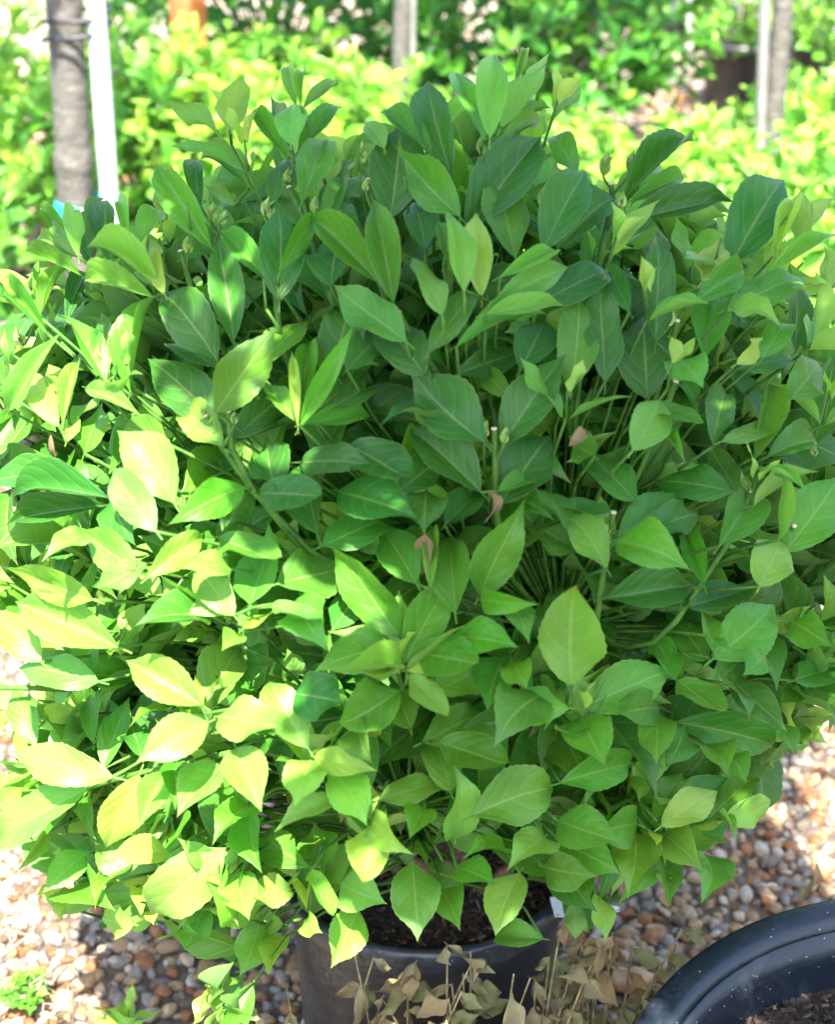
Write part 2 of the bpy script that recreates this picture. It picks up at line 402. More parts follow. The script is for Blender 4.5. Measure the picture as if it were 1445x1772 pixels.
# ---- the shrub's dome
DC = np.array([.012, .02, .80]); DR = np.array([.475, .43, .465])
def surf(px, py, k=1.0):
    d = nrm(ray(px, py)); o = (CAM-DC)/(DR*k); dd = d/(DR*k)
    A = dd@dd; B = o@dd; C = o@o-1; D = B*B-A*C
    t = (-B-math.sqrt(D))/A if D > 0 else -B/A
    return CAM+d*t
HERO = [l.split() for l in """
367 430 273 288 48 1.3|347 360 343 282 26 0|432 326 350 281 26 1|405 357 356 320 22 1|163 470 180 350 38 0|190 455 187 352 35 0|135 444 92 381 30 2|135 444 131 368 28 2
135 446 71 409 22 2|130 440 73 361 20 1|142 478 42 440 26 1|67 548 10 482 24 2|67 548 66 454 12 2|68 550 121 468 24 2|68 545 74 488 14 3|114 555 149 478 26 0|83 580 21 516 28 1
15 610 62 545 55 0|235 425 284 375 34 2|221 420 204 352 18 2|277 506 156 433 34 2|266 516 152 490 34 2|284 508 263 432 32 2.6|183 662 104 551 44 1|225 676 277 513 46 1|200 650 177 546 46 0
375 625 280 515 66 0|404 592 377 420 58 .3|470 493 384 405 36 1|372 715 474 573 78 .8|440 640 530 560 52 1|375 635 301 600 44 0|385 735 262 627 80 0|15 710 100 582 40 2
100 738 52 648 40 3|108 735 139 632 28 2|114 765 128 715 28 3|145 785 175 697 40 1|150 672 240 718 30 2|130 820 -15 838 55 .3|187 862 28 862 42 0|184 875 21 905 42 0|192 865 232 940 55 0
300 870 207 752 80 2|270 920 200 815 60 2|422 843 297 905 55 1|448 853 549 856 60 0|235 985 137 915 55 2|145 925 75 970 44 2|160 1038 12 984 55 2|255 1000 346 932 45 2|280 1030 225 990 40 2
255 975 170 1015 44 2|380 930 480 960 60 1|432 1045 462 908 82 1|400 985 318 985 48 2|405 1065 340 985 50 2|385 1065 285 998 40 2|-10 1060 45 1005 40 1|385 775 308 715 48 1.6|290 768 218 742 50 1
405 758 497 683 52 0|410 765 530 735 40 0|475 840 460 755 60 0|385 925 440 860 40 0|848 239 855 100 46 2|868 220 943 118 50 2|841 225 789 130 30 1.5|835 245 820 178 26 1|890 150 908 87 14 2
855 243 950 190 30 1|856 258 935 215 22 1|782 305 744 148 52 0|796 375 690 257 60 1|675 378 692 222 84 0|748 270 661 198 36 .7|665 257 633 215 32 2|503 250 505 185 48 2|513 185 499 118 22 2
521 185 532 132 18 2|523 190 583 149 22 2|515 263 587 190 34 1|500 275 440 195 26 1|498 245 469 168 30 0|522 350 561 247 52 1|553 378 630 312 40 1|508 330 503 272 34 0|470 360 490 280 30 0
557 385 597 275 46 0|655 490 540 381 50 1|680 525 648 353 56 .5|485 470 533 391 32 1|572 495 590 380 80 0|483 520 480 365 70 0|735 430 715 355 50 0|805 400 930 245 86 0|893 447 868 335 66 1
833 515 824 375 46 2.6|803 505 769 370 46 2|800 500 757 390 36 1|765 545 712 450 46 2|855 525 978 465 44 2|865 480 957 436 28 2|702 590 582 497 62 1|742 610 833 505 48 .5|790 600 940 548 32 1
840 545 970 530 34 2|790 648 908 605 44 0|838 765 715 638 84 0|868 770 975 620 84 0|832 852 712 748 74 0|865 872 950 760 76 0|862 850 936 825 34 1|515 735 505 615 16 3|520 735 608 570 36 1.4
540 715 632 643 56 .5|525 735 636 722 34 1|512 730 450 672 34 1.3|517 730 535 600 34 1|575 705 637 677 40 0|520 800 650 812 62 0|605 770 704 820 76 0|748 728 660 740 44 0|585 850 716 895 80 0
550 925 530 803 66 0|557 945 666 913 66 .4|738 850 733 920 60 0|690 850 755 800 50 0|770 910 820 862 50 0|600 640 662 585 50 0|735 650 660 560 70 0|575 640 612 530 70 0|900 640 940 560 60 0
885 690 830 642 34 1|1078 345 1195 250 50 0|1087 382 1263 352 54 0|1088 350 1180 313 26 .8|940 435 1012 305 66 0|966 430 1066 350 60 0|998 305 948 246 34 1|1262 468 1353 320 78 0|1215 487 1250 410 36 3
1200 525 1283 472 44 1|1260 535 1385 490 60 1|1260 540 1348 565 32 2|1338 445 1376 355 30 3|1330 470 1440 413 30 2|1377 610 1372 485 40 0|1135 590 1132 412 66 0|1120 690 1114 555 96 0
990 670 999 520 66 1|1048 660 1040 487 62 .2|1090 540 1050 460 34 .3|930 525 1052 475 60 0|1220 620 1232 520 56 1|1165 620 1215 670 66 1.6|1275 630 1332 585 30 3|1320 620 1357 565 40 1
1275 640 1372 630 36 .3|1370 690 1412 630 60 1|1408 770 1440 620 60 .4|1235 770 1255 688 44 .2|1305 795 1328 672 34 1|1248 765 1340 750 34 1.3|1277 850 1230 775 42 .3|1100 868 1008 790 60 .3
1070 930 1180 857 58 .4|1265 850 1140 840 62 .2|1068 938 1190 985 66 1|1050 985 975 900 52 2|1095 780 1140 695 60 1.8|1030 790 985 755 44 1.5|1050 1035 1190 1015 62 0|1315 1015 1350 940 78 2.5
1347 935 1355 800 22 2|1360 955 1450 830 84 1|1220 1015 1190 925 34 1|1245 945 1300 850 60 1|1190 1050 1315 1005 60 .3|1315 815 1393 850 22 2|1330 790 1410 772 44 .4|975 870 1050 885 60 0
940 850 975 912 60 .2|1130 700 1213 728 40 .8|1155 745 1185 800 20 1|1115 920 1205 895 48 0|205 1120 35 1045 74 2|70 1145 -15 1060 60 2|170 1180 38 1158 56 1.4|348 1220 224 1147 72 2
357 1230 415 1130 66 1.3|378 1240 475 1258 70 2|360 1250 242 1315 72 2|290 1230 226 1258 32 1|365 1065 240 1082 66 .2|412 1100 385 1125 46 1.8|415 1085 437 1040 34 2|420 1088 475 1050 30 2.7
195 1345 30 1302 60 2|60 1290 25 1195 44 1.6|160 1285 155 1205 28 1|178 1330 222 1212 46 1|245 1310 225 1240 44 .3|240 1340 186 1460 60 2.4|285 1340 240 1430 46 2|305 1320 303 1397 40 1
385 1325 310 1410 58 1.8|408 1295 450 1400 66 1.8|150 1365 8 1466 80 2|60 1355 -10 1400 40 2|80 1440 28 1507 24 2|152 1475 77 1542 48 2|290 1475 192 1481 44 2.4|390 1468 267 1573 84 2.3
220 1500 167 1570 70 1|410 1508 430 1588 56 1.8|358 1560 320 1640 66 1.6|230 1600 178 1590 50 2.4|450 1590 415 1685 70 1.8|500 1530 441 1553 54 2.3|490 1620 465 1685 40 2.5|490 1600 435 1595 44 2.5
432 1400 452 1505 50 1|430 1395 370 1460 60 1|690 1100 578 953 84 1|480 1010 607 982 80 1|700 1148 775 1022 64 1|690 1115 551 1160 72 1|695 1158 588 1165 36 1.8|697 1155 640 1120 34 2
705 1160 768 1140 26 2.6|708 1168 770 1236 38 1.9|720 1130 820 1146 70 .7|750 1200 842 1163 60 1.6|830 1030 905 870 76 1|832 1038 930 1045 36 1|788 1062 782 940 66 1|745 1020 752 915 26 1.8
787 1098 893 1120 58 1|690 1195 592 1245 66 1|710 1262 690 1200 64 1|533 1295 470 1185 70 1.7|620 1255 645 1320 76 .6|730 1285 828 1232 56 1|760 1285 875 1318 66 .6|800 1260 867 1245 60 .4
875 1135 845 1225 66 .3|885 1145 912 1190 50 1|945 1200 860 1288 90 .5|720 1010 665 925 62 .8|520 1030 565 1122 66 1|470 1045 550 1068 40 1.7|575 1090 620 1030 50 .2|510 1200 590 1215 70 0
885 1040 915 1110 50 .9|989 1185 997 1022 92 1.7|1005 1225 1158 1160 84 1.2|1005 1240 1045 1322 72 1|985 1225 918 1210 56 1.8|1030 1240 1072 1175 26 1.3|1173 1177 1252 1225 58 1|1170 1175 1135 1095 44 1
1235 1140 1335 1050 78 1.2|1235 1130 1210 1060 32 1.2|1225 1100 1270 1135 26 1.4|1222 1145 1170 1080 54 .5|1170 1250 1328 1290 60 .2|1140 1235 1137 1320 52 1|1140 1225 1073 1235 50 .3|1270 1180 1358 1262 50 .3
1250 1185 1295 1243 46 .4|1325 1135 1288 1168 40 1|1375 1178 1460 1150 44 .4|1370 1075 1438 1118 50 .5|1345 1250 1373 1303 40 1|1215 1290 1258 1340 60 .8|1255 1300 1290 1352 44 .8|970 1355 1082 1322 56 1
1185 1260 1155 1325 50 .5|1145 1430 1238 1373 50 2.6|1133 1415 1180 1342 36 1|1145 1425 1275 1350 80 .4|1225 1420 1312 1352 50 1|1255 1420 1330 1385 46 2.6|1245 1410 1273 1458 16 2|1142 1440 1215 1505 56 1.2
1215 1475 1213 1560 64 1.2|1140 1465 1155 1565 44 .8|1097 1440 1087 1550 66 1.3|1103 1425 1032 1436 60 1|970 1455 1070 1510 62 1|965 1420 1068 1458 66 1|940 1500 1030 1515 56 .8|1130 1440 1137 1462 20 2.7
1000 1520 1022 1550 30 1|542 1307 648 1333 40 2.6|541 1315 512 1392 66 2.6|580 1335 632 1425 60 2.5|595 1385 481 1437 36 1.9|657 1385 765 1371 58 1.7|788 1450 782 1323 72 2|818 1412 950 1370 90 1.2
645 1420 715 1477 50 2.7|640 1430 627 1520 58 2.6|713 1492 722 1622 76 1.2|762 1540 795 1608 50 1.2|900 1510 860 1615 62 1.8|942 1448 880 1505 72 1.8|875 1470 805 1485 50 1.1|790 1500 855 1530 50 .8
620 1575 575 1670 62 1.8|590 1530 665 1562 80 2.2|540 1505 575 1580 46 2|535 1500 470 1440 50 1|555 1500 545 1425 56 1|780 1370 747 1287 56 1.3|940 1625 862 1622 44 1.7|800 1525 745 1500 50 .3|735 1400 710 1450 50 1
""".strip().replace('\n', '|').split('|')]
R_ = random.Random(3)
main = []; nodes = []
for h in HERO:
    bx, by, tx, ty, w, t = map(float, h)
    k = 1.03+R_.uniform(-.05, .03)+(.05 if t >= 1.7 else 0)-(.03 if t < .5 else 0)
    B = surf(bx, by, k); T = surf(tx, ty, k*1.04)
    db = (B-CAM)@FW; dt = (T-CAM)@FW
    pl = math.hypot(tx-bx, ty-by)/FPX*db
    full = .092 if t < 1.6 else .078
    want = math.sqrt(max(full**2-pl**2, 0))*.8                       # foreshortened leaves turn in depth
    dz = np.clip(dt-db, -.55*pl, .55*pl)
    if want > abs(dz): dz = (1 if (ty < by) else -1)*min(want, 1.1*pl+.01)
    r = ray(tx, ty); T = CAM+r*(db+dz)
    d = T-B; L = np.linalg.norm(d)*1.06
    dn = nrm((B-DC)/DR**2)
    n = .62*nrm(CAM-B)+.30*dn+np.array([0, 0, .38])+np.array([R_.gauss(0, .22), R_.gauss(0, .22), R_.gauss(0, .15)])
    cosv = abs(nrm(n-nrm(d)*(n@nrm(d)))@nrm(CAM-B))
    W = w/FPX*db/max(cosv, .8)*1.0
    W = min(W, L*.54+.003)
    ratio = w/max(math.hypot(tx-bx, ty-by), 1)
    var = R_.choice([3, 6, 9, 1]) if ratio < .34 else R_.choice([0, 1, 2, 4, 5, 7, 8, 0, 3, 7])
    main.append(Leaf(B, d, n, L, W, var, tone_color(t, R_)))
    for nd in nodes:
        if np.linalg.norm(nd[0]-B) < .022: nd[1].append(B); break
    else: nodes.append([B, [B]])

def shoot(leaves, base, axis, npairs, L, tone, spacing, tw=True, rnd=R_, owner=0, a0=72, a1=34, vars_=tuple(range(10))):
    axis = nrm(axis); a = np.array([0, 0, 1.]) if abs(axis[2]) < .9 else np.array([1., 0, 0])
    x = nrm(np.cross(axis, a)); y = np.cross(axis, x); ph = rnd.uniform(0, 3.14)
    for k in range(npairs):
        p = base+axis*spacing*k; f = k/max(npairs-1, 1)
        ang = math.radians(a0-a1*f+rnd.gauss(0, 8)); sc = 1-.5*f**2.2
        for s in (0, 1):
            th = ph+k*math.pi/2+s*math.pi+rnd.gauss(0, .25)
            rad = x*math.cos(th)+y*math.sin(th)
            d = rad*math.sin(ang)+axis*math.cos(ang)+np.array([0, 0, rnd.gauss(-.1, .15)])
            n = axis*math.sin(ang)-rad*math.cos(ang)+np.array([rnd.gauss(0, .2), rnd.gauss(0, .2), rnd.gauss(.15, .15)])
            l = L*sc*rnd.uniform(.8, 1.12)
            leaves.append(Leaf(p+rad*.003, d, n, l, l*rnd.uniform(.38, .53), rnd.choice(vars_), tone_color(min(max(tone+1.7*f**2+rnd.gauss(0, .25), 0), 3), rnd), owner))
    return base+axis*spacing*(npairs-1)

# woody stems from the pot
POT_Z = .30
wood = []; wood_pts = []
for i in range(9):
    a = i*2.4+.4; r0 = R_.uniform(.005, .045); rr = R_.uniform(.16, .27) if i else .03
    p0 = np.array([.01+r0*math.cos(a), r0*math.sin(a), POT_Z-.02]); p3 = np.array([.01+rr*math.cos(a), rr*math.sin(a), R_.uniform(.58, .86)])
    P = bez(p0, p0+np.array([0, 0, .12]), p3-np.array([.04*math.cos(a), .04*math.sin(a), .14]), p3, 9)
    P[1:-1] += np.array([[R_.gauss(0, .006) for _ in range(3)] for _ in range(7)])
    wood.append(P); wood_pts += list(P[2:])
# brown stem seen low on the right
P = bez(np.array([.06, -.02, .28]), np.array([.12, -.05, .36]), surf(1050, 1330, .72), surf(1100, 1245, .74), 9); wood.append(P); wood_pts += list(P[3:])
wood_pts = np.array(wood_pts)
n_hero = len(main)
def to_wood(p, outdir):
    dv = wood_pts-p; d = np.linalg.norm(dv, axis=1)+1.2*np.clip(dv[:, 2]+.03, 0, None)
    q = wood_pts[np.argmin(d)]
    return bez(q, q+(p-q)*.35+np.array([0, 0, -.01]), p-outdir*np.linalg.norm(p-q)*.4, p, 6)
twigs = Join()
def twig(p, outdir, r0=.0024, r1=.0014):
    outdir = nrm(np.asarray(outdir)*.35+nrm((p-DC)/DR)*.8)
    P = to_wood(p, outdir); V, F = tube(P, np.linspace(r0, r1, len(P)), 5); twigs.add(V, F)
for nd in nodes:
    p = np.mean(nd[1], 0); od = nrm(nrm((p-DC)/DR)*.7+np.array([0, 0, .7])); twig(p, od)
    for b in nd[1]:
        if np.linalg.norm(b-p) > .004:
            V, F = tube(np.stack([p, b]), (.0016, .0012), 4); twigs.add(V, F)

# the bush's uneven outline: loose shoots only where the bush really reaches
OUT_X = [-200, 0, 60, 100, 200, 270, 300, 440, 500, 590, 625, 660, 745, 790, 860, 945, 975, 1000, 1080, 1195, 1255, 1300, 1353, 1445, 1700]
OUT_Y = [520, 500, 450, 415, 405, 335, 300, 215, 150, 170, 235, 225, 170, 150, 110, 130, 270, 300, 290, 265, 345, 380, 335, 410, 520]
def keeps(l):
    for t in (0., .5, 1.):
        px, py, _ = proj(l.b+l.R[:, 1]*l.L*t)
        if py < np.interp(px, OUT_X, OUT_Y)+12: return False
        if (px > 1330 and py > 1300) or (px > 1235 and py > 1425) or (px > 1080 and py > 1530) or (px < 60 and py > 1490) or (px < 330 and py > 1610): return False
        if 600 < px < 960 and py > 1530: return False
        if 500 < px and py > 1640: return False
    return True
for (px, py) in [(400, 215), (428, 262), (500, 205), (620, 262), (950, 190), (905, 150), (1235, 430), (1385, 395), (60, 515), (270, 480), (185, 650), (515, 650), (770, 430), (842, 470), (120, 700), (1052, 430),
                 (1400, 570), (1425, 700), (1300, 840), (1155, 640), (330, 372), (695, 1150), (362, 1235), (1012, 1232), (1150, 1425), (545, 1312), (642, 1425), (420, 1085), (235, 640), (700, 270), (1120, 520), (30, 660), (1340, 480), (980, 690), (460, 500)]:
    B = surf(px, py+34, 1.03); ax = nrm(UP*.9+nrm((B-DC)/DR)*.35+np.array([R_.gauss(0, .15), 0, 0]))
    shoot(main, B, ax, 3, R_.uniform(.06, .08), R_.uniform(1.5, 2.0), .012, a0=52, a1=30, vars_=(0, 3, 3, 5, 7)); twig(B, ax)
    V, F = tube(np.stack([B, B+ax*.028]), (.0016, .001), 5); twigs.add(V, F)
n_keep = len(main)
# the rest of the bush, inside and behind
for i in range(860):
    z = 1-2*(i+.5)/860; th = i*2.39996+R_.uniform(-.2, .2); s = math.sqrt(1-z*z); u = np.array([s*math.cos(th), s*math.sin(th), z])
    if z < -.8: continue
    P0 = DC+DR*u; nn = nrm(u/DR); f = nn@nrm(CAM-P0)
    k = R_.uniform(.50, .85 if u[2] > .0 else .91) if f > .12 else R_.uniform(.74, .95)
    base = DC+DR*u*k
    if base[2] < .36: continue
    ax = nrm(u*.65+np.array([0, 0, .75])+np.array([R_.gauss(0, .25) for _ in range(3)]))
    if f > .12: base = base-ax*.03
    if not keeps(Leaf(base, ax, ax+np.array([.3, .2, .1]), .07, .01, 0, None)): continue
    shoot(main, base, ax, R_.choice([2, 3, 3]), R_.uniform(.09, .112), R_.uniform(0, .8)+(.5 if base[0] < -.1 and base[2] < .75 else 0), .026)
    twig(base, ax); V, F = tube(np.stack([base, base+ax*.055]), (.0022, .0014), 5); twigs.add(V, F)

for i in range(260):                                   # low skirt of drooping shoots
    th = i*2.39996; q = R_.uniform(.72, .98); base = np.array([.01+DR[0]*q*math.cos(th), .0+DR[1]*q*math.sin(th), R_.uniform(.34, .62)])
    if (abs(base[0]-.05) < .24 and base[1] < 0 and base[2] < .47) or (base[1] < -.1 and base[2] < (.34 if base[0] < -.12 else .42)): continue
    ax = nrm(np.array([math.cos(th), math.sin(th), R_.uniform(-.1, .6)])+np.array([R_.gauss(0, .25) for _ in range(3)]))
    if not keeps(Leaf(base-ax*.04, ax, ax+np.array([.3, .2, .1]), .07, .01, 0, None)): continue
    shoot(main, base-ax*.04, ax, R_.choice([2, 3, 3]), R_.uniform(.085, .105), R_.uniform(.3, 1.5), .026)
    twig(base-ax*.04, ax); V, F = tube(np.stack([base-ax*.04, base+ax*.015]), (.002, .0013), 5); twigs.add(V, F)

main = main[:n_keep]+[l for l in main[n_keep:] if keeps(l)]
# loose leaves give way to the leaves of the main shoots, so those lie open to the light and the eye
for _ in range(4):
    vv_ = []; ff_ = []; id_ = []; o_ = 0
    for li, l in enumerate(main):
        V, Q, U = LEAF_LO[l.var]; vv_.append(l.pts(V)); ff_.append(Q+o_); o_ += len(V); id_ += [li]*len(Q)
    tree_ = BVHTree.FromPolygons(np.concatenate(vv_).tolist(), np.concatenate(ff_).tolist()); drop = set()
    for li in range(n_hero):
        l = main[li]
        for (u_, t_) in ((0, .2), (0, .5), (0, .8), (0, .97), (.28, .45), (-.28, .45), (.15, .75), (-.15, .75)):
            P_ = l.b+l.R[:, 0]*(u_*l.W)+l.R[:, 1]*(t_*l.L)+l.R[:, 2]*(.02*l.L); d_ = P_-CAM; hit_ = tree_.ray_cast(Vector(CAM), Vector(d_))
            if hit_[0] is not None and hit_[3] < np.linalg.norm(d_)-.004 and id_[hit_[2]] >= n_hero: drop.add(id_[hit_[2]])
    if not drop: break
    main = [l for i, l in enumerate(main) if i not in drop]

# ------------------------------------------------------------------ background shrubs (same kind, in rows)
class Shrub: pass
bg = []
def make_bg(x, y, rad, h, nshoots, tone, label, group=None, L=.085, z0=.26, potr=.16, poth=.26, pal=None, name='nursery_shrub'):
    S = Shrub(); S.x, S.y = x, y; S.leaves = []; S.label = label; S.group = group; S.potr = potr; S.poth = poth; S.tw = Join(); S.name = name
    c = np.array([x, y, z0+(h-z0)*.5]); r = np.array([rad, rad, (h-z0)*.5]); idx = len(bg)
    for i in range(nshoots):
        zz = 1-1.75*(i+.5)/nshoots; th = i*2.39996+idx; s = math.sqrt(max(1-zz*zz, 0)); u = np.array([s*math.cos(th), s*math.sin(th), zz])
        k = R_.uniform(.55, 1.02); b = c+r*u*k
        ax = nrm(u*.6+np.array([0, 0, .8])+np.array([R_.gauss(0, .25) for _ in range(3)]))
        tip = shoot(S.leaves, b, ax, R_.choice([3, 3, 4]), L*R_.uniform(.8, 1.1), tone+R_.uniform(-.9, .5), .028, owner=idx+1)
        q = np.array([x+R_.gauss(0, .02), y+R_.gauss(0, .02), poth-.03])
        V, F = tube(bez(q, q+np.array([0, 0, (b[2]-q[2])*.5]), b-ax*.06, tip, 6), np.linspace(.004, .0015, 6), 4); S.tw.add(V, F)
    bg.append(S)
G1 = 'sunlit shrubs in the rows behind the big shrub'
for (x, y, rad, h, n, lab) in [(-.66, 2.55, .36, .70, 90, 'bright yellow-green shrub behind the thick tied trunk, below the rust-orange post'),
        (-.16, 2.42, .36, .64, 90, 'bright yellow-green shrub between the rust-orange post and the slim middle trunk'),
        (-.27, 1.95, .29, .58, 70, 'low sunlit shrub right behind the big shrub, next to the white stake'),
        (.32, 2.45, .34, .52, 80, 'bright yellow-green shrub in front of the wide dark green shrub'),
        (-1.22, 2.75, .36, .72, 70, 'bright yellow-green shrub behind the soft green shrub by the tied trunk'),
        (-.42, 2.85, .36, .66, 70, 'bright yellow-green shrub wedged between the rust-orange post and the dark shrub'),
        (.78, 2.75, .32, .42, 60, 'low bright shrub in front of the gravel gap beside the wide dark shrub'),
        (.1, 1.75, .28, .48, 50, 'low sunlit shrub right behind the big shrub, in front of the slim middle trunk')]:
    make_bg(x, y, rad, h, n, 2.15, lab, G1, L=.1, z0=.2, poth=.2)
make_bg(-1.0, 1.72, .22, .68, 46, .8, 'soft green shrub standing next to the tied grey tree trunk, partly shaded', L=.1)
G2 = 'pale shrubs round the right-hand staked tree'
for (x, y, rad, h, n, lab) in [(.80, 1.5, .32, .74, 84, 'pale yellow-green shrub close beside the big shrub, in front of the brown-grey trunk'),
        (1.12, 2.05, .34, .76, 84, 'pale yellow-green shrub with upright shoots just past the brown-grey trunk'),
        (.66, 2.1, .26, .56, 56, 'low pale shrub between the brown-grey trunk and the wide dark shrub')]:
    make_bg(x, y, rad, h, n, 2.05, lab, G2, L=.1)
make_bg(-.42, 3.45, .42, .95, 100, .15, 'dark green shrub in shade behind the rust-coloured post', L=.1)  # shade partly put into the dark leaf tone
make_bg(.34, 3.3, .46, .82, 120, .25, 'wide dark green shrub in shade beside the slim middle trunk', L=.11)  # leaf tone darkened for shade here too, besides the cast shade
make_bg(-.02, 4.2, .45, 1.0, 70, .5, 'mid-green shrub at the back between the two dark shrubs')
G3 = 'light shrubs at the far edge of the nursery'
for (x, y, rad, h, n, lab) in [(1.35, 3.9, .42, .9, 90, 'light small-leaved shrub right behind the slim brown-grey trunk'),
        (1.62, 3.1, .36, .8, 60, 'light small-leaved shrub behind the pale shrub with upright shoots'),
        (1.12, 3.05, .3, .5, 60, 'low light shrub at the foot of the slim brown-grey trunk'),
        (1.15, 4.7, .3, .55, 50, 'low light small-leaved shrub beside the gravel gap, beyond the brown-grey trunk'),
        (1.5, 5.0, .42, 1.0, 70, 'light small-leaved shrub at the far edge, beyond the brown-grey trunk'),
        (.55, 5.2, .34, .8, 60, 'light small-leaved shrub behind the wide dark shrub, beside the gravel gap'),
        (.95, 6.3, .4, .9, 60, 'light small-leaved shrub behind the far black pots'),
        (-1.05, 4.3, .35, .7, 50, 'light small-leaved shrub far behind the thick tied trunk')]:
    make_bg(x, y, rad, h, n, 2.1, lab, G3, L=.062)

# ------------------------------------------------------------------ which leaves show largest: cast sight lines
allv = []; allf = []; off = 0; ids = []
pool = main+[l for S in bg for l in S.leaves]
for li, l in enumerate(pool):
    V, Q, U = LEAF_LO[l.var]; allv.append(l.pts(V)); allf.append(Q+off); off += len(V); ids += [li]*len(Q)
bvh = BVHTree.FromPolygons(np.concatenate(allv).tolist(), np.concatenate(allf).tolist())
hits = np.zeros(len(pool), int); STEP = 5; camv = Vector(CAM); free = []
for py in range(2, 1772, STEP):
    for px in range(2, 1445, STEP):
        d = ray(px, py); r = bvh.ray_cast(camv, Vector(d))
        if r[0] is not None: hits[ids[r[2]]] += 1
        else: free.append((px, py))
nm = len(main)
order = np.argsort(-hits[:nm])
single = set(int(i) for i in order[:300] if hits[i] > 0)

# ------------------------------------------------------------------ gravel: largest visible stones one by one
fr = np.array(free); fp = np.array([on_z(*p)[:2] for p in free if p[1] > 200])
cell = .02; from collections import defaultdict
grid = defaultdict(list)
for i, p in enumerate(p_near): grid[(int(math.floor(p[0]/cell)), int(math.floor(p[1]/cell)))].append(i)
ph = np.zeros(len(p_near), int)
for q in fp:
    c = (int(math.floor(q[0]/cell)), int(math.floor(q[1]/cell)))
    best = None; bd = 1e9
    for dx in (-1, 0, 1):
        for dy in (-1, 0, 1):
            for i in grid.get((c[0]+dx, c[1]+dy), ()):
                d = math.hypot(p_near[i][0]-q[0], p_near[i][1]-q[1])-r_near[i]*.6
                if d < bd: bd = d; best = i
    if best is not None: ph[best] += 1
psel = set(int(i) for i in np.argsort(-ph)[:300] if ph[i] > 0)
PEB_ME = [mesh_np('pebble', V, [F], [M_peb_o]) for V, F in PEB3]
def peb_M(i):
    tx, ty = tl[i]; Rx = np.array([[1, 0, 0], [0, math.cos(tx), -math.sin(tx)], [0, math.sin(tx), math.cos(tx)]])
    return (rz_near[i]@Rx)*r_near[i]
J = Join()
for i in range(len(p_near)):
    M = peb_M(i); loc = (p_near[i][0], p_near[i][1], z_near[i])
    if i in psel:
        o = bpy.data.objects.new('pebble', PEB_ME[var_near[i]]); col.objects.link(o); o.parent = ground
        o.matrix_basis = Matrix(((*M[0], loc[0]), (*M[1], loc[1]), (*M[2], loc[2]), (0, 0, 0, 1))); o.color = (*tint_near[i], 1)
    else:
        V, F = (PEB2 if ph[i] > 0 else PEB1)[var_near[i] % (7 if ph[i] > 0 else 5)]; J.add(V@M.T+loc, F, tint_near[i])
obj('gravel', J.mesh('gravel', M_peb), ground, 'stuff')
p_far, r_far = scatter(-2.4, 2.6, 1.15, 5.0, .030, .009, .028)
J = Join()
for p, r in zip(p_far, r_far):
    V, F = PEB1[rng.integers(5)]; a = rng.uniform(0, 6.28); c, s = math.cos(a), math.sin(a)
    J.add(V@np.array([[c, s, 0], [-s, c, 0], [0, 0, 1]])*r+(p[0], p[1], r*.3), F[:], PAL[rng.choice(len(PAL), p=PW)]*rng.uniform(.85, 1.2))
obj('far_gravel', J.mesh('far_gravel', M_peb), ground, 'stuff')

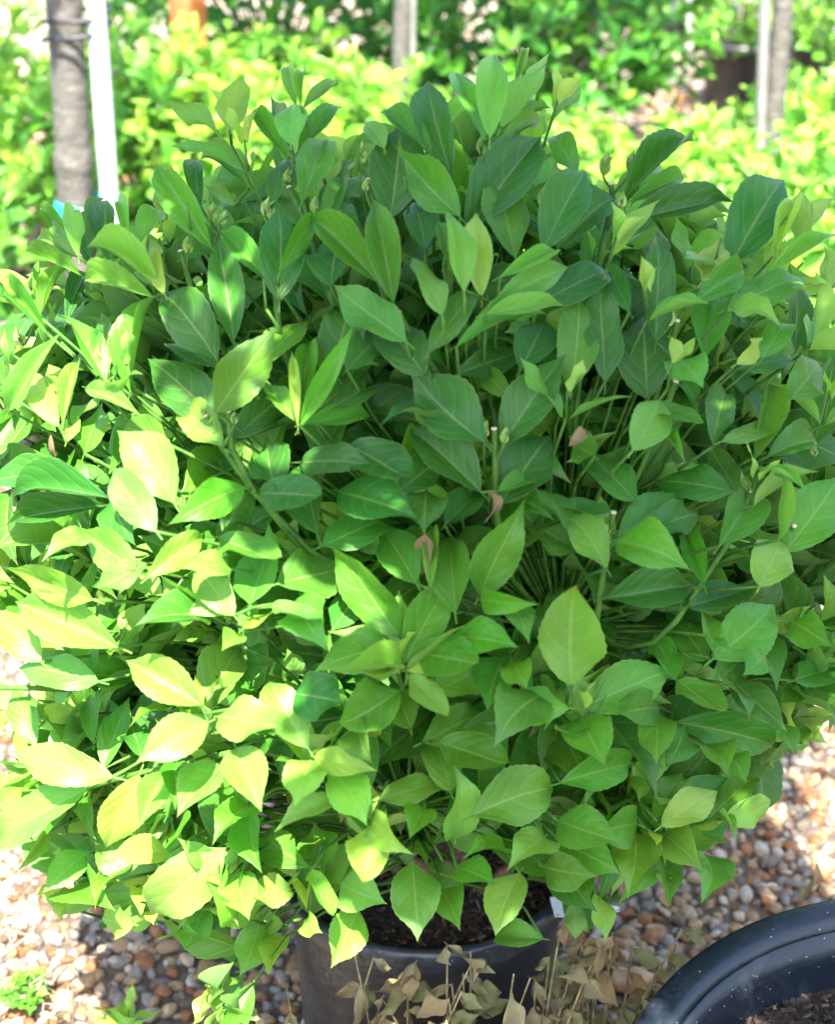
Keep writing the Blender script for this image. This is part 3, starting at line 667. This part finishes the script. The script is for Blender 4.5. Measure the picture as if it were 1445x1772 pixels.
# ------------------------------------------------------------------ pots
def pot_parts(parent, c, rtop, h, rim_h, rim_w, soil_z, seed=0, M_pot=None):
    rb = rtop*.82; t = .004
    prof = [(0.0, .004), (rb-.01, .004), (rb, .012), (rtop-rim_w-.006, h-rim_h-.004), (rtop-rim_w-.003, h-rim_h), (rtop-rim_w-.003, h-.012), (rtop-rim_w-.008, h-.012), (rtop-rim_w-.010, h-rim_h), (rb-.012, soil_z*.5)]
    V, F = lathe(prof, 72, .004, seed); o = obj('pot_wall', mesh_np('pot_wall', V+np.array([c[0], c[1], 0]), [F], [M_pot])); child(o, parent)
    rp = [(rtop-rim_w, h-rim_h*.95), (rtop-rim_w*.35, h-rim_h), (rtop-.002, h-rim_h*.9), (rtop, h-rim_h*.5), (rtop, h-.006), (rtop-.003, h-.001), (rtop-.008, h), (rtop-rim_w*.8, h-.001), (rtop-rim_w, h-.004), (rtop-rim_w-.004, h-.013), (rtop-rim_w-.007, h-rim_h-.02)]
    V, F = lathe(rp, 96, .004, seed); rim = obj('rim', mesh_np('rim', V+np.array([c[0], c[1], 0]), [F], [M_pot])); child(rim, parent)
    rr = rtop-rim_w-.008; sp = [(.001, soil_z+.012)]+[(rr*i/14, soil_z+.012*(1-i/14)) for i in range(1, 15)]
    V, F = lathe(sp, 48); V = V+np.random.default_rng(seed).normal(0, .0025, V.shape)*np.array([.3, .3, 1])
    so_ = obj('soil', mesh_np('soil', V+np.array([c[0], c[1], 0]), [F], [M_soil])); child(so_, parent)
    J = Join(); r = np.random.default_rng(seed+5); nchip = int(5200*rr*rr/.03)
    cb = np.array([(-1, -1, -1), (1, -1, -1), (1, 1, -1), (-1, 1, -1), (-.8, -.7, 1), (.9, -.8, 1), (.7, .9, 1), (-.9, .6, 1)])*.5
    cf = np.array([(0, 3, 2, 1), (4, 5, 6, 7), (0, 1, 5, 4), (1, 2, 6, 5), (2, 3, 7, 6), (3, 0, 4, 7)])
    for _ in range(min(nchip, 5200)):
        q = rr*math.sqrt(r.uniform(0, .97)); a = r.uniform(0, 6.28); s = np.array([r.uniform(.006, .022), r.uniform(.002, .006), r.uniform(.0015, .004)])*r.uniform(.5, 1.1)
        yaw = r.uniform(0, 6.28); tl_ = r.normal(0, .35); cy, sy = math.cos(yaw), math.sin(yaw); ct, st = math.cos(tl_), math.sin(tl_)
        Rm = np.array([[cy, -sy, 0], [sy, cy, 0], [0, 0, 1]])@np.array([[ct, 0, st], [0, 1, 0], [-st, 0, ct]])
        colr = np.array([(.03, .02, .014), (.06, .035, .02), (.13, .08, .045), (.24, .17, .11), (.015, .012, .01)][r.choice(5, p=[.34, .24, .13, .04, .25])])*r.uniform(.7, 1.3)
        J.add((cb*s)@Rm.T+np.array([c[0]+q*math.cos(a), c[1]+q*math.sin(a), soil_z+.012*(1-q/rr)+r.uniform(0, .006)]), cf, colr)
    m = obj('bark_mulch', J.mesh('bark_mulch', M_chip, False), kind='stuff'); child(m, parent)
    return rim

shrub = empty('potted_shrub', (.01, 0, 0), 'big bushy green shrub with glossy pointed leaves in a black plastic pot', 'shrub')
inv = Matrix.Translation(-Vector(shrub.location))
pot_parts(shrub, (.01, 0), .183, .34, .035, .013, .295, 1, M_pot_grey)
for P in wood:
    V, F = tube(P, np.linspace(.0085, .0045, len(P)), 8); child(obj('branch', mesh_np('branch', V, F, [M_wood])), shrub)
child(obj('twigs', twigs.mesh('twigs', M_stem), kind='stuff'), shrub)
for i in sorted(single): leaf_obj(main[i], LEAF_HI_ME, shrub, inv)
child(obj('foliage', join_leaves('foliage', [l for i, l in enumerate(main) if i not in single], LEAF_MID, M_leaf_j), kind='stuff'), shrub)

# pruned stems standing clear of the leaves, with pale cut ends and pairs of buds
STEMS = ["855 742 857 800 858 872", "465 390 472 460 482 565", "500 325 528 385 548 450 568 505", "638 310 645 350 652 425", "312 435 328 490 342 528", "395 712 400 775 440 850",
         "355 720 385 775 438 850", "1172 555 1165 590 1158 615", "1170 660 1155 700", "1062 887 1048 960 1033 1075", "1300 852 1260 940 1170 1075", "1058 318 1061 350 1042 430", "690 541 715 590 740 622",
         "1375 910 1358 945", "1273 435 1262 470", "845 260 830 330 805 400", "110 1375 250 1335 395 1303", "-5 1190 70 1191"]
stem_pts = []
for s in STEMS:
    c = list(map(float, s.split())); pts = np.array([surf(c[i], c[i+1], 1.0-.03*(i/2)) for i in range(0, len(c), 2)])[::-1]
    t = np.linspace(0, len(pts)-1, 7); pts = np.stack([np.interp(t, range(len(pts)), pts[:, k]) for k in range(3)], 1)
    low = to_wood(pts[0], nrm(pts[1]-pts[0])); full = np.concatenate([low[:-1], pts])
    V, F = tube(full, np.concatenate([np.full(len(low)-1, .0025), np.linspace(.0030, .0026, len(pts))]), 8)
    stem_pts += list(pts)
    st = child(obj('stem', mesh_np('stem', V, F, [M_stem])), shrub)
    e = full[-1]; dv = nrm(full[-1]-full[-2]); V, F = tube(np.stack([e-dv*.0005, e+dv*.0012]), (.0028, .0025), 8)
    o = obj('cut_end', mesh_np('cut_end', V, F, [M_cut]), st); o.matrix_parent_inverse = st.matrix_parent_inverse.copy(); o.matrix_parent_inverse = Matrix.Identity(4)
att = np.array(stem_pts+[n_[0] for n_ in nodes])
BUD_ME = []
for q_ in range(3):
    J = Join()
    for k_ in range(4):
        V, Q, U = leaf_template(9, 2, fold=1.0, arch=.55, curl=-.2-.2*q_, seed=k_); an = k_*1.571+q_*.5; tl_ = .10+.14*(k_ % 2)*q_+.05*k_
        V = V*np.array([.42, 1-.12*k_, .5]); V = np.stack([V[:, 0], V[:, 2]*-1+V[:, 1]*tl_, V[:, 1]], 1); V = V*np.array([1, 1, 1.0]); ca, sa = math.cos(an), math.sin(an)
        J.add(V@np.array([[ca, sa, 0], [-sa, ca, 0], [0, 0, 1]]), Q)
    BUD_ME.append(J.mesh('bud', M_bud))
BUDS = [(627, 285, 40), (632, 332, 24), (497, 318, 28), (545, 372, 34), (458, 376, 36), (468, 384, 24), (283, 366, 40), (365, 385, 34), (381, 390, 28), (325, 440, 36), (477, 430, 34), (833, 268, 34), (1044, 305, 44), (1090, 300, 40),
        (1074, 360, 28), (941, 362, 42), (840, 757, 30), (873, 768, 30), (352, 728, 26), (405, 735, 24), (1045, 952, 46), (1038, 900, 26), (1156, 565, 32), (1297, 848, 36), (1385, 935, 34), (1262, 470, 20), (362, 512, 30), (185, 635, 34), (1410, 790, 26), (40, 600, 36), (360, 1228, 40), (395, 1080, 24), (215, 1090, 28)]
for (bx, by, hp) in BUDS:
    B = surf(bx, by, 1.0); L = hp/FPX*((B-CAM)@FW)*1.05
    o = bpy.data.objects.new('bud', BUD_ME[R_.randrange(3)]); col.objects.link(o); o.parent = shrub
    q = Vector(nrm(UP+RT*R_.gauss(0, .25)+np.array([0, -.1, 0]))).to_track_quat('Z', 'Y').to_matrix().to_4x4()
    o.matrix_basis = inv @ Matrix.Translation(Vector(B)) @ q @ Matrix.Scale(L, 4)
    twig_V, twig_F = (lambda q: tube(bez(q, q+(B-q)*.4+UP*.001, B-UP*.004, B+UP*.002, 5), np.linspace(.0017, .0011, 5), 5))(att[np.argmin(np.linalg.norm(att-(B-UP*.015), axis=1))])
    child(obj('bud_stalk', mesh_np('bud_stalk', twig_V, twig_F, [M_stem])), shrub)
# withered leaves and a pale seed head on the shrub
DEAD_ME = []
for i, s in enumerate([dict(fold=1.5, arch=.8, twist=2.2, wave=.7, curl=1.4, bow=.3), dict(fold=1.1, arch=-.7, twist=-2.0, wave=.8, curl=-1.2, bow=-.3)]):
    V, Q, U = leaf_template(14, 2, seed=20+i, **s); DEAD_ME.append(mesh_np('withered_leaf', V, [Q], [M_dead]))
for k, (bx, by, tx, ty, w) in enumerate([(858, 856, 838, 906, 30), (735, 925, 728, 1000, 30), (880, 965, 868, 990, 18), (1150, 1545, 1156, 1580, 22), (92, 790, 96, 812, 14), (1012, 745, 990, 768, 22)]):
    B = surf(bx, by, 1.0); T = surf(tx, ty, 1.02); L = np.linalg.norm(T-B); W = w/FPX*2*1.2
    l = Leaf(B, T-B, CAM-B, L, W, 0, (1, 1, 1)); m = l.M()
    o = bpy.data.objects.new('withered_leaf', DEAD_ME[k % 2]); col.objects.link(o); o.parent = shrub; o['label'] = 'withered pale brown curled leaf'
    o.matrix_basis = inv @ Matrix(((*m[0], B[0]), (*m[1], B[1]), (*m[2], B[2]), (0, 0, 0, 1)))
J = Join(); c0 = surf(247, 1462, 1.02); V0, F0 = ico(1)
for i in range(90):
    t = R_.random(); p = c0+np.array([R_.gauss(0, .008), R_.gauss(0, .006), -.02+.045*t])*np.array([1.2-t, 1, 1]); J.add(V0*R_.uniform(.0015, .003)+p, F0)
V, F = tube(to_wood(c0-np.array([0, 0, .02]), UP), .0015, 5); J.add(V, F)
child(obj('seed_head', J.mesh('seed_head', M_flower)), shrub)

# ------------------------------------------------------------------ background shrubs
start = nm
for S in bg:
    r = empty(S.name, (S.x, S.y, 0), S.label, 'shrub', S.group); iv = Matrix.Translation(-Vector(r.location))
    hh = hits[start:start+len(S.leaves)]; start += len(S.leaves)
    od = np.argsort(-hh); sel = set(int(i) for i in od[:110] if hh[i] >= 5)
    for i in sorted(sel): leaf_obj(S.leaves[i], LEAF_LO_ME, r, iv)
    child(obj('foliage', join_leaves('foliage', [l for i, l in enumerate(S.leaves) if i not in sel], LEAF_LO, M_leaf_bg), kind='stuff'), r)
    child(obj('stems', S.tw.mesh('stems', M_stem), kind='stuff'), r)
    V, F = lathe([(.001, .003), (S.potr*.8, .003), (S.potr*.82, .01), (S.potr-.008, S.poth-.03), (S.potr, S.poth-.028), (S.potr, S.poth), (S.potr-.01, S.poth), (S.potr-.014, S.poth-.03)], 32)
    child(obj('pot', mesh_np('pot', V+np.array([S.x, S.y, 0]), [F], [M_pot])), r)
    V, F = lathe([(.001, S.poth-.025), (S.potr-.012, S.poth-.03)], 32)
    child(obj('soil', mesh_np('soil', V+np.array([S.x, S.y, 0]), [F], [M_soil])), r)

# ------------------------------------------------------------------ trees
def crown(parent, blobs, tone, L=.07, limbs_from=None):
    lv = []; LJ = Join()
    for (c, rad, n) in blobs:
        c = np.array(c); rad = np.array(rad)
        for _ in range(n):
            v = nrm(rng.normal(size=3))*rng.uniform(.05, 1)**.4; p = c+rad*v
            d = rng.normal(size=3)+np.array([0, 0, -.3]); nn = rng.normal(size=3)+np.array([0, 0, 1.2])
            l = L*rng.uniform(.75, 1.25); lv.append(Leaf(p, d, nn, l, l*rng.uniform(.5, .65), int(rng.integers(10)), tone_color(min(max(tone+rng.normal(0, .3), 0), 3), R_)))
        if limbs_from is not None:
            for _ in range(7):
                e = c+rad*nrm(rng.normal(size=3))*.75; b = np.array(limbs_from)
                P = bez(b, b+(e-b)*.3+np.array([0, 0, .12]), e-(e-b)*.25, e, 7); V, F = tube(P, np.linspace(.013, .003, 7), 6); LJ.add(V, F)
    child(obj('crown', join_leaves('crown', lv, LEAF_LO, M_leaf_bg), kind='stuff'), parent)
    if LJ.n: child(obj('limbs', LJ.mesh('limbs', M_bark), kind='stuff'), parent)
def trunk(parent, pts, rad, knobs=()):
    pts = np.array(pts); t = np.linspace(0, len(pts)-1, 40); P = np.stack([np.interp(t, range(len(pts)), pts[:, k]) for k in range(3)], 1)
    r = np.interp(t, range(len(pts)), rad)
    for (z, a) in knobs: r = r+a*np.exp(-((P[:, 2]-z)/.022)**2)
    r = r*(1+.02*np.sin(np.arange(40)*1.7))
    V, F = tube(P, r, 18); child(obj('trunk', mesh_np('trunk', V, F, [M_bark])), parent); return P
def stake_obj(name, top, bot, r, label, group=None, mat=None):
    d = bot-top; P = np.array([top+d*t for t in np.linspace(0, 1, 24)])
    rr = r*(1+.04*np.sin(np.arange(24)*.9)); V, F = tube(P[::-1], rr[::-1], 14)
    return obj(name, mesh_np(name, V, F, [mat or M_stake]), label=label, cat='stake', group=group)
def loop_tie(name, c, ax, ay, r, tilt, mat, label, cat, turns=1, band=0):
    th = np.linspace(0, 2*math.pi*turns, 48*turns); P = np.stack([c[0]+ax*np.cos(th), c[1]+ay*np.sin(th), c[2]+tilt*np.cos(th)+.006*np.sin(2*th)], 1)
    if band:
        V = np.concatenate([P+np.array([0, 0, band/2]), P-np.array([0, 0, band/2])]); n = len(P); i = np.arange(n-1); F = np.stack([i, i+1, i+n+1, i+n], 1)
        me = mesh_np(name, V, [F], [mat]); o = obj(name, me, label=label, cat=cat); m = o.modifiers.new('thick', 'SOLIDIFY'); m.thickness = .002; return o
    V, F = tube(P, r, 6); return obj(name, mesh_np(name, V, F, [mat]), label=label, cat=cat)

# left tree, tied to a white stake
yt = 1.95
pts = [on_y(152, 560, yt), on_y(131, 360, yt), on_y(127, 280, yt), on_y(120, 150, yt), on_y(110, 0, yt)]
pts[0] = pts[0]*np.array([1, 1, 0])+np.array([0, 0, -.02]); up = pts[-1]+(pts[-1]-pts[-2])*1.6; pts.append(np.array([up[0], up[1], 1.9]))
T1 = empty('staked_tree', (pts[0][0], yt, 0), 'young tree with thick speckled grey trunk tied to a white stake', 'tree')
zb = on_y(127, 283, yt)[2]
trunk(T1, pts, [.042, .0375, .0375, .0365, .036, .03], [(zb, .005)])
crown(T1, [((up[0]-.3, yt-.35, 2.3), (.45, .7, .5), 900)], .8, limbs_from=(up[0], up[1], 1.85))
s_top = on_y(161, -60, yt-.04); s_bot = on_y(191, 372, yt-.04); d = s_bot-s_top
stake_obj('stake', s_top+d*(-.35), s_bot+d*((0-s_bot[2])/d[2]), .0195, 'smooth white stake tied to the thick speckled grey tree trunk')
for (py, dz, lab) in [(28, .012, 'black wire tie looped round trunk and white stake, upper of two'), (56, .016, 'black wire tie looped round trunk and white stake, lower of two')]:
    c = on_y(131, py, yt-.012); loop_tie('wire_tie', c, .068, .053, .0046, dz, M_wire, lab, 'tie')
c = on_y(153, 364, yt-.02); loop_tie('tape_band', c, .068, .058, .0, .003, M_tape, 'teal tape band wrapped round grey trunk and white stake', 'tape', band=.042)

# middle and right trees
ym = 2.75
pm = [on_y(688, 330, ym), on_y(692, 180, ym), on_y(698, 0, ym)]; pm[0] = pm[0]*np.array([1, 1, 0])+np.array([0, 0, -.02]); pm.append(np.array([pm[-1][0]+.02, ym, 2.0]))
T2 = empty('staked_tree', (pm[0][0], ym, 0), 'slim grey trunk tied to its stake, between the dark shrubs', 'tree')
trunk(T2, pm, [.026, .024, .023, .02]); crown(T2, [((pm[-1][0]-.02, ym-.42, 2.4), (.90, .48, .38), 2000)], .5, limbs_from=(pm[-1][0], ym, 1.95))  # out-of-view crown, widened and shifted so it shades both dark shrubs
st = on_y(716, -40, ym-.03); sb = on_y(713, 190, ym-.03); d = sb-st
stake_obj('stake', st+d*-.5, sb+d*((0-sb[2])/d[2]), .0075, 'thin pale stake standing against the slim middle trunk', mat=M_stake2)
loop_tie('wire_tie', on_y(702, 122, ym-.01), .040, .036, .0026, .005, M_wire, 'thin dark tie round the slim middle trunk and stake', 'tie')
yr = 2.75
pr = [on_y(1326, 330, yr), on_y(1338, 220, yr), on_y(1352, 60, yr), on_y(1357, -10, yr)]; pr[0] = pr[0]*np.array([1, 1, 0])+np.array([0, 0, -.02]); pr.append(np.array([pr[-1][0]+.05, yr, 2.0]))
T3 = empty('staked_tree', (pr[0][0], yr, 0), 'slim brown-grey trunk with its white stake beside the pale shrubs', 'tree')
trunk(T3, pr, [.028, .0255, .025, .0245, .02]); crown(T3, [((pr[-1][0]-.3, yr-.1, 2.5), (.55, .5, .5), 800)], .6, limbs_from=(pr[-1][0], yr, 1.95))
st = on_y(1325, -30, yr-.03); sb = on_y(1317, 215, yr-.03); d = sb-st
stake_obj('stake', st+d*-.5, sb+d*((0-sb[2])/d[2]), .0135, 'pale stake standing against the slim brown-grey trunk', mat=M_stake2)

# shade tree in the big foreground pot
BC = (.533, -.528)
T4 = empty('potted_tree', (BC[0], BC[1], 0), 'wide black plastic pot of dark bark mulch with a shade tree', 'tree')
pot_parts(T4, BC, .352, .42, .05, .034, .335, 3, M_pot_blue)
trunk(T4, [(BC[0]+.02, BC[1]-.02, .33), (BC[0]+.05, BC[1]-.06, 1.0), (BC[0]+.02, BC[1]-.05, 1.7)], [.028, .022, .018])
def over(gx, gy, z): return (gx+SUN[0]/SUN[2]*z, gy+SUN[1]/SUN[2]*z, z)
crown(T4, [(over(.13, .70, 2.2), (.50, .36, .22), 1500), (over(.30, .14, 2.0), (.25, .20, .16), 380), (over(.50, -.28, 1.95), (.30, .24, .16), 420), (over(-.24, .82, 2.1), (.24, .16, .14), 240), (over(.08, .06, 1.9), (.18, .14, .1), 170), (over(.06, .34, 2.0), (.2, .16, .12), 240)],
      .7, L=.085, limbs_from=(BC[0]+.02, BC[1]-.05, 1.68))  # out-of-view crown; lobes shaped so their shade falls on the shrub

# ------------------------------------------------------------------ other things
yp = 2.95
a = on_y(322, 130, yp); b = on_y(320, -120, yp); a = np.array([a[0], yp, -.02])
V, F = tube(np.array([a+(b-a)*t for t in np.linspace(0, 1, 18)]), 0.047*(1+.02*np.sin(np.arange(18)*1.3)), 20)
obj('post', mesh_np('post', V, F, [M_rust]), label='round rust-orange post standing among the sunlit shrubs', cat='post')
for (px, py, w, h, lab) in [(22, 62, .05, .5, 'short beige wooden post at the far end beside the dark pots')]:
    g = on_z(px, py)
    V, F = tube(np.array([(g[0], g[1], z) for z in np.linspace(-.01, h, 6)]), w/2, 10); obj('post', mesh_np('post', V, F, [M_beige]), label=lab, cat='post')
def plain_pot(c, r, h, label, group=None, seed=0, chips=True):
    e = empty('pot', (c[0], c[1], 0), label, 'pot', group)
    V, F = lathe([(.001, .003), (r*.8, .003), (r*.82, .01), (r-.012, h-.04), (r, h-.036), (r, h-.003), (r-.004, h), (r-.012, h), (r-.018, h-.04), (r-.02, h-.06)], 48)
    child(obj('pot_wall', mesh_np('pot_wall', V+np.array([c[0], c[1], 0]), [F], [M_pot])), e)
    V, F = lathe([(.001, h-.038)]+[((r-.017)*i/10, h-.04) for i in range(1, 11)], 40); V = V+np.random.default_rng(seed).normal(0, .003, V.shape)*np.array([0, 0, 1])
    child(obj('soil', mesh_np('soil', V+np.array([c[0], c[1], 0]), [F], [M_soil])), e)
plain_pot((-.92, .62), .2, .36, 'black pot of dark soil half hidden left of the big shrub', seed=4)
for i, (px, py) in enumerate([(1150, 70), (1235, 75)]):
    g = on_z(px, py); plain_pot((g[0], g[1]), .10, .15, ['empty black pot right behind the short white far stake', 'empty black pot on the far gravel, apart from the white stake'][i], 'black pots on the far gravel', 8+i)
g = on_z(1178, 80); V, F = tube(np.array([(g[0], g[1]-.17, z) for z in np.linspace(-.01, .5, 8)]), .012, 10)
obj('stake', mesh_np('stake', V, F, [M_stake]), label='short white stake in front of the far black pots', cat='stake')
# pale rock right of the shrub and brown rock in front
def rock(name, c, s, seed, mat, label):
    V, F = pebble_shape(3, seed); r = np.random.default_rng(seed); V = V*(1+.05*np.sin(V[:, :1]*7+seed)+.05*np.sin(V[:, 1:2]*9))
    return obj(name, mesh_np(name, V*s+np.array(c), [F], [mat]), label=label, cat='rock')
g = on_z(1432, 1235); rock('rock', (g[0]+.06, g[1]+.02, .03), np.array([.1, .07, .06]), 91, M_pale_rock, 'large pale pinkish rock on the gravel right of the shrub')
g = on_z(1092, 1712); rock('rock', (g[0], g[1], .016), np.array([.030, .026, .026]), 95, M_rock, 'reddish brown rock on the gravel beside the shrub pot')

# plant label leaning on the pot rim
N = NT('printed_label'); uvn = N('UVMap', uv_map='UVMap')
v = N('TexVoronoi', ins={'Vector': uvn.outputs[0], 'Scale': 9.0}); br = N('TexNoise', ins={'Vector': uvn.outputs[0], 'Scale': 14.0})
N.set(N.p.inputs['Base Color'], N.mix(N.sstep(br.outputs[0], .60, .63), (.72, .74, .76), N.mix(N('SeparateColor', ins={0: v.outputs['Color']}).outputs[0], (.05, .2, .16), (.12, .13, .16))))
N.p.inputs['Roughness'].default_value = .35
a = np.array([.158, -.108, .347]); ex = nrm([.92, .28, -.30]); ey = nrm(np.cross([0, -.35, 1], ex)); ez = np.cross(ex, ey)
pr_ = [(-.03, -.018), (.035, -.018), (.05, -.008), (.085, -.004), (.085, .004), (.05, .008), (.035, .018), (-.03, .018)]
pr_ = [(p[0]*.75, p[1]*.75) for p in pr_]
V = np.array([a+ex*(p[0]+.02)+ey*p[1]+ez*(.003*math.sin(p[0]*40)) for p in pr_]+[a+ex*(p[0]+.02)+ey*p[1]+ez*(.003*math.sin(p[0]*40)-.0012) for p in pr_])
F4 = np.array([[i, i+8, (i+1) % 8+8, (i+1) % 8] for i in range(8)])
uv = np.array([((p[0]+.03)/.11, (p[1]+.02)/.04) for p in pr_]*2)
obj('plant_label', mesh_np('plant_label', V, [np.arange(8)[None], np.arange(8, 16)[::-1][None], F4], [N.m], False, uv), label='white plastic plant label lying across the right rim of the shrub pot', cat='label')

# dry weeds standing in front of the pot
def dry_weed(c, n, h, spread, seed, label, group=None):
    r = random.Random(seed); e = empty('dry_weed', (c[0], c[1], 0), label, 'weed', group)
    J = Join()
    for i in range(n):
        a = r.uniform(0, 6.28); q = r.uniform(0, .03); p0 = np.array([c[0]+q*math.cos(a), c[1]+q*math.sin(a), 0.0]); hh = h*r.uniform(.55, 1.1); t = np.array([math.cos(a)*spread*r.random(), math.sin(a)*spread*r.random()*.5, hh])
        P = bez(p0, p0+np.array([0, 0, hh*.5]), p0+t*np.array([.6, .6, .8]), p0+t, 7); V, F = tube(P, np.linspace(.0025, .001, 7), 5); J.add(V, F)
        for k in range(7):
            b = P[r.randrange(2, 7)]; l = r.uniform(.022, .05)
            L_ = Leaf(b, np.array([r.gauss(0, 1), r.gauss(-.5, .5), r.gauss(-.7, .5)]), np.array([r.gauss(0, .5), -1, .3]), l, l*.42, 0, (1, 1, 1)); m = L_.M()
            o = bpy.data.objects.new('withered_leaf', STRAW_ME[r.randrange(3)]); col.objects.link(o); o.parent = e
            o.matrix_basis = Matrix.Translation(-e.location) @ Matrix(((*m[0], b[0]), (*m[1], b[1]), (*m[2], b[2]), (0, 0, 0, 1)))
    child(obj('stalks', J.mesh('stalks', M_straw), kind='stuff'), e)
STRAW_ME = []
for i, s in enumerate([dict(fold=.9, arch=.6, twist=1.9, wave=.4, curl=.9), dict(fold=.6, arch=-.5, twist=-1.5, wave=.45, curl=-.7), dict(fold=.4, arch=.4, twist=.7, wave=.5, curl=.6)]):
    V, Q, U = leaf_template(12, 2, seed=30+i, **s); STRAW_ME.append(mesh_np('withered_leaf', V, [Q], [(M_straw, M_dead, M_olive)[i]]))
for i, (x, y, n, h, lab) in enumerate([(-.11, -.21, 15, .34, 'dry weed clump against the pot, under the drooping bright leaves'), (-.02, -.235, 18, .35, 'dry brown weed clump against the middle of the shrub pot'), (.06, -.235, 18, .36, 'dense olive and straw weed clump against the shrub pot'),
        (.13, -.22, 18, .37, 'tangled dry weed clump beside the white plant label'), (.21, -.16, 15, .36, 'dry weed clump beside the reddish brown rock')]):
    dry_weed((x, y), n, h, .10, 40+i, lab, 'dry weeds in front of the shrub pot')

# lobed green weed and grey twigs at the lower left, bright seedling beside
def weed(c, n, h, L, tone, seed, label, name='weed', lobed=False):
    r = random.Random(seed); e = empty(name, (c[0], c[1], 0), label, 'weed'); iv = Matrix.Translation(-e.location); J = Join(); lv = []
    for i in range(n):
        a = r.uniform(0, 6.28); t = np.array([math.cos(a)*h*.6*r.random(), math.sin(a)*h*.6*r.random(), h*r.uniform(.6, 1.1)]); p0 = np.array([c[0], c[1], 0.])
        ax = nrm(t+np.array([0, 0, h*.3])); top = shoot(lv, p0+t*.55, ax, 3, L, tone, h*.16, rnd=r)
        V, F = tube(bez(p0, p0+np.array([0, 0, t[2]*.4]), p0+t*.5, top, 6), np.linspace(.002, .001, 6), 5); J.add(V, F)
    child(obj('stems', J.mesh('stems', M_stem), kind='stuff'), e)
    for l in lv:
        if lobed: l.W = l.L*.8
        leaf_obj(l, LOBED_ME if lobed else LEAF_HI_ME, e, iv)
LOBED_ME = []
for i in range(10):
    V, Q, U = leaf_template(24, 2, seed=i, **SPEC[i]); k = 1+.35*np.sin(U[:, 1]*26); V = V.copy(); V[:, 0] *= np.where(V[:, 1] > .1, k, 1); LOBED_ME.append(mesh_np('leaf', V, [Q], [M_leaf_o], uv=U))
g = on_z(55, 1765); weed((g[0], g[1]), 6, .07, .032, 1.0, 61, 'small lobed green weed among grey twigs on the gravel', lobed=True)
g = on_z(215, 1850); weed((g[0], g[1]), 4, .11, .055, 2.3, 62, 'bright yellow-green seedling on the sunlit gravel', name='seedling')
g = on_z(20, 1560)
for i, (x0, y0, x1, y1) in enumerate([(-40, 1790, 95, 1672), (-30, 1760, 80, 1712), (-30, 1640, 28, 1596), (-40, 1556, 20, 1540), (30, 1800, 105, 1745), (-20, 1670, 30, 1634)]):
    A = on_z(x0, y0, .012); B = on_z(x1, y1, .05); mid = (A+B)/2+np.array([.01, 0, .012]); P = bez(A, mid, mid, B, 8); J = Join(); V, F = tube(P, np.linspace(.0032, .0012, 8), 6); J.add(V, F)
    for k in (3, 5, 6):
        q = P[k]; V, F = tube(np.stack([q, q+np.array([R_.gauss(.01, .01), R_.gauss(.01, .012), .012]), q+np.array([R_.gauss(.02, .01), R_.gauss(.02, .015), .02])]), (.0015, .0012, .0008), 5); J.add(V, F)
    obj('dry_twig', J.mesh('dry_twig', M_twig), label='dry grey twig lying over the gravel by the lobed weed', cat='twig', group='dry twigs by the lobed weed')
# fallen leaves on the gravel
for i, (px, py) in enumerate([(1225, 1560), (1330, 1620), (1150, 1530), (335, 1700), (1385, 1560)]):
    b = on_z(px, py, .028); L_ = Leaf(b, np.array([R_.gauss(0, 1), R_.gauss(0, 1), .1]), np.array([0, -.2, 1]), .05, .026, 0, (1, 1, 1)); m = L_.M()
    o = obj('fallen_leaf', DEAD_ME[i % 2], label='curled brown fallen leaf lying on the gravel', cat='leaf', group='fallen leaves on the gravel')
    o.matrix_basis = Matrix(((*m[0], b[0]), (*m[1], b[1]), (*m[2], b[2]), (0, 0, 0, 1)))
